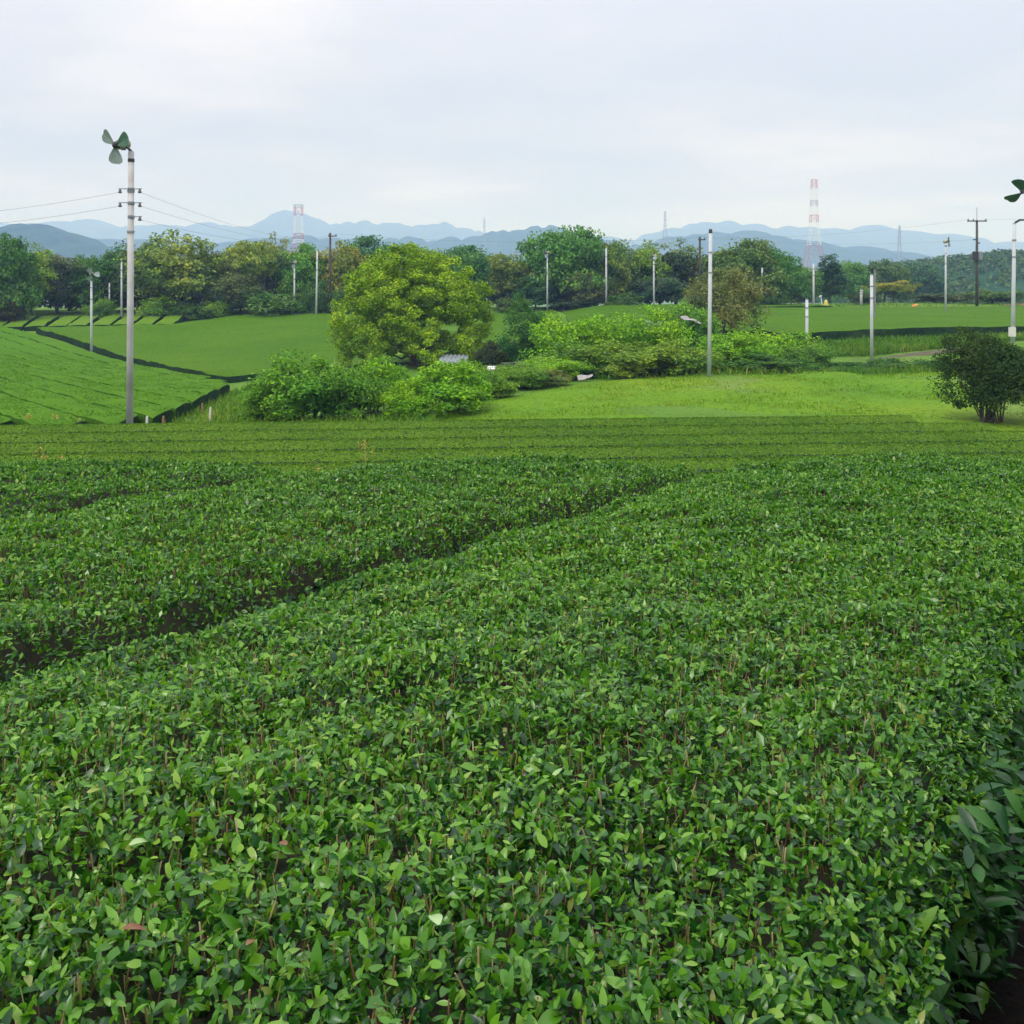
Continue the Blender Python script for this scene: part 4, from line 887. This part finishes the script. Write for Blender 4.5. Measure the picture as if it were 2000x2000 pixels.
e = lattice(1590, 351, 530, 700, [(351, 9), (400, 12), (432, 14), (455, 16), (480, 22), (512, 34), (540, 44)],
        [(351, 368, R_), (368, 392, W_), (392, 402, M['towergrey']), (402, 420, W_), (420, 434, R_), (434, 480, W_), (480, 530, R_)], 'tall red and white lattice tower rising above the wood beside the dark conifer', th=.15)
lattice(583, 400, 520, 800, [(400, 15), (420, 14), (450, 15), (480, 18), (530, 28)], [(400, 406, M['towergrey']), (406, 422, R_), (422, 440, W_), (440, 456, W_), (456, 468, R_), (468, 476, W_), (476, 520, R_)], 'shorter red and white lattice mast in front of the pointed summit', th=.17)
PG = [(1299,412,480,1500,'grey transmission pylon over the see-through tree, on the saddle of the ridge',[(422,4),(430,5),(440,4)],7), (946,425,490,1700,'faint pylon with a reddish tip on the blue ridge past the bright round tree',[(434,3),(442,3)],5), (1757,440,525,1100,'grey blue pylon with short crossarms in front of the lowest blue ridge',[(452,6),(464,6),(478,5)],8)]
for px, t, b, Y, lab, ar, wd in PG:
    lattice(px, t, b, Y, [(t, 2), ((t+b)/2, wd*.6), (b, wd*1.6)], [(t, b, M['towergrey'])], lab, 'transmission_pylon', th=.14*Y/1100, arms=ar, cat='pylon', group='grey pylons on the ridges')

# ------------------------------------------------------------------ shed, vehicle, sheeting, stakes, dry stalks
def shed(px, py, Y, wd, label, rz=0.):
    X = (px-1000)/F*Y; g = float(gz(X, Y)); ht = H-(py-HY)/F*Y-g
    e = empty('shed', (X, Y, g), label, 'shed', None, rz)
    MB().box((0, 0, (ht-.25)/2), (wd*.9, 2.2, ht-.25)).build('wall', M['wallboard'], e)
    mb = MB()
    for k in range(int(wd/.25)): mb.tube([(-wd/2+.125+k*.25, -1.35, ht-.20), (-wd/2+.125+k*.25, 1.35, ht+.02)], .09, 6)
    mb.box((0, 0, ht-.11), (wd, 2.7, .08), np.array([[1,0,0],[0,1,-.08],[0,.08,1]])); mb.build('roof', M['roof'], e)
shed(886, 698, 62, 1.7, 'low shed with pale grey roof glimpsed under the bright round tree')
shed(1295, 630, 66, 1.6, 'small pale grey roof poking out of the long pale thicket', .2)
# white bundle and a dark crate lying in the scrub
def lump(seed, rx, ry, rz_):
    nA = Noise2(seed, 1.4); V = []; Fc = []; n, m_ = 16, 9
    for j in range(m_):
        t = j/(m_-1)*math.pi/2
        for i in range(n):
            a = 2*math.pi*i/n; k_ = 1+.10*float(nA(math.cos(a)*2+j*.3, math.sin(a)*2)); V.append((rx*k_*math.cos(a)*math.cos(t)**.6, ry*k_*math.sin(a)*math.cos(t)**.6, rz_*k_*math.sin(t)))
    for j in range(m_-1):
        for i in range(n): Fc.append([j*n+i, j*n+(i+1) % n, (j+1)*n+(i+1) % n, (j+1)*n+i])
    return MB().add(V, Fc)
bp_ = at(963, 734, 50); o = lump(77, .34, .3, .42).build('bundle', M['carwhite'], None, True); o.location = bp_; tag(o, 'white bundle lying in the scrub below the bright round tree', 'bundle')
bp_ = at(992, 728, 50.5); e = empty('crate', bp_, 'dark bluish crate beside the white bundle in the scrub', 'crate', None, .3)
MB().box((0, 0, .22), (.6, .5, .44)).build('body', mat('crate_paint', (.05,.09,.10,1), (.08,.12,.13,1), 6, .6), e, bevel=.02); MB().box((0, 0, .465), (.66, .56, .05)).build('lid', M['iron'], e, bevel=.01)
# crumpled pale sheeting
def sheeting(px, py, Y, sx_, sy_, label, seed, tilt):
    X = (px-1000)/F*Y; z = H-(py-HY)/F*Y; n = 14; nA = Noise2(seed, 1.1); nB = Noise2(seed+1, .5); V = []
    for th in (0, .015):
        for i in range(n):
            for j in range(n):
                a, b_ = (i/(n-1)-.5)*sx_, (j/(n-1)-.5)*sy_; V.append((a+.08*float(nB(b_, a)), b_, b_*tilt[1]+a*tilt[0]+.05*float(nA(a, b_))+.03*float(nB(a, b_))+th))
    Fc = []
    for i in range(n-1):
        for j in range(n-1):
            q = i*n+j; Fc.append([q, q+1, q+n+1, q+n]); Fc.append([q+n*n, q+n*n+n, q+n*n+n+1, q+n*n+1])
    o = MB().add(V, Fc).build('sheeting', M['plastic']); o.location = (X, Y, z); tag(o, label, 'sheeting')
sheeting(1142, 737, 48.6, .6, .3, 'crumpled pale grey sheeting at the foot of the brownish scrub', 901, (.25, .6))
sheeting(1345, 624, 57.8, 1.1, .4, 'slanting pinkish white sheeting among the top shrubs before the brown round tree', 911, (-.35, .5))
# dry seeding grass stalks
DG = [(54,838,806,31.9,'thin dry stalk clump farthest from the big fan pole'), (76,838,814,31.9,'pale short dry stalk clump between the two taller ones'), (105,838,806,31.9,'thickest dry tan stalk clump at the foot of the young tea'), (147,838,812,31.9,'faint dry stalk clump between the thickest one and the big fan pole'), (200,838,824,31.8,'short dry stalk clump nearest the big fan pole'),
 (119,905,862,7.6,'tallest dry orange stalk behind the near hedges'), (151,905,884,7.6,'pale forked dry stalk beside the tallest one'), (172,905,893,7.6,'smallest dry stalk beside the pale forked one'), (716,900,853,24,'lone dry stalk among the level tea rows, under the front thicket'), (631,905,884,7.6,'small dry stalk at the edge of the near hedges')]
for i, (px, b_, t, Y, lab) in enumerate(DG):
    X = (px-1000)/F*Y; z0 = H-(b_-HY)/F*Y; z1 = H-(t-HY)/F*Y; g = float(gz(X, Y)); r = np.random.default_rng(950+i); n = 5; hh = z1-g
    az = r.uniform(0, 6.28, n); el = np.radians(r.uniform(78, 89, n)); A = np.stack([np.cos(el)*np.cos(az), np.cos(el)*np.sin(az), np.sin(el)], 1); Bv = np.stack([-np.sin(az), np.cos(az), 0*az], 1)
    wd = .0007*Y+.003; P = np.zeros((n, 3)); P[:, :2] = r.normal(0, .0010*Y, (n, 2)); L = hh*r.uniform(.75, 1.0, n)
    v1 = strips(P, A, Bv, L, np.full(n, wd*.6), 3, r.uniform(0, .1, n), np.full(n, .3), np.ones(n), r)
    tips = P+A*L[:, None]; m_ = n*8; ti = np.repeat(tips, 8, 0)+r.normal(0, 1, (m_, 3))*[.0007*Y, .0007*Y, .12*min(z1-z0, 1)]-[0, 0, .18*(z1-z0)]
    v2 = cards(ti, norm(r.normal(size=(m_, 3))), wd*3.2, wd*1.2, r); V, Q = merge([v1, v2])
    tag(link('dry_grass_stalk', mesh_np('dry_grass_stalk', V, Q, M['straw']), None, (X, Y, g)), lab, 'dry grass', 'dry grass stalks')
for px, b_, t, Y, lab, mt in [(286,834,812,32.1,'short white stake at the corner of the young tea field', 'stake'), (318,830,812,33.5,'thin brown stake a little past the white one', 'wood'), (394,806,787,39,'brown stake against the dark row ends of the young tea', 'wood'), (410,812,795,36.5,'short pale stake in the grass beside the front thicket', 'stake')]:
    X = (px-1000)/F*Y; g = float(gz(X, Y)); h = H-(t-HY)/F*Y-g; mb = MB(); mb.tube([(0, 0, -.1), (.01, 0, h*.6), (.02, 0, h-.04), (.02, 0, h)], [.04, .038, .036, .012], 8)
    tag(mb.build('stake', M[mt]), lab, 'stake', 'field stakes').location = (X, Y, g)
# small coloured things on the far grass strip
X = (1613-1000)/F*108; g = float(gz(X, 108)); tag(MB().tube([(0,0,-.1),(0,0,1.0),(.04,0,1.15)], [.18,.17,.04], 10).box((0,-.02,.5), (.42,.42,.5)).build('marker', M['yellow']), 'small yellow marker on the grass strip next to the cream pole', 'marker').location = (X, 108, g)
X = (1787-1000)/F*110; g = float(gz(X, 110)); MBo = MB()
MBo.tube([(-.3,0,.0),(-.2,.05,.25),(.1,0,.35),(.35,.05,.5)], [.16,.18,.13,.05], 8); tag(MBo.build('tarp', M['orange']), 'small heap of orange sheet on the grass strip below the wooded slope', 'tarp').location = (X, 110, g)
X = (1608-1000)/F*107; g = float(gz(X, 107)); tag(MB().tube([(0,0,-.1),(-.25,0,1.5),(-.3,0,1.6)], [.05,.05,.06], 8).tube([(-.45,0,1.55),(-.15,0,1.65)], .07, 6).build('leaning_post', M['stake']), 'thin pale post leaning beside the cream pole', 'post').location = (X, 107, g)
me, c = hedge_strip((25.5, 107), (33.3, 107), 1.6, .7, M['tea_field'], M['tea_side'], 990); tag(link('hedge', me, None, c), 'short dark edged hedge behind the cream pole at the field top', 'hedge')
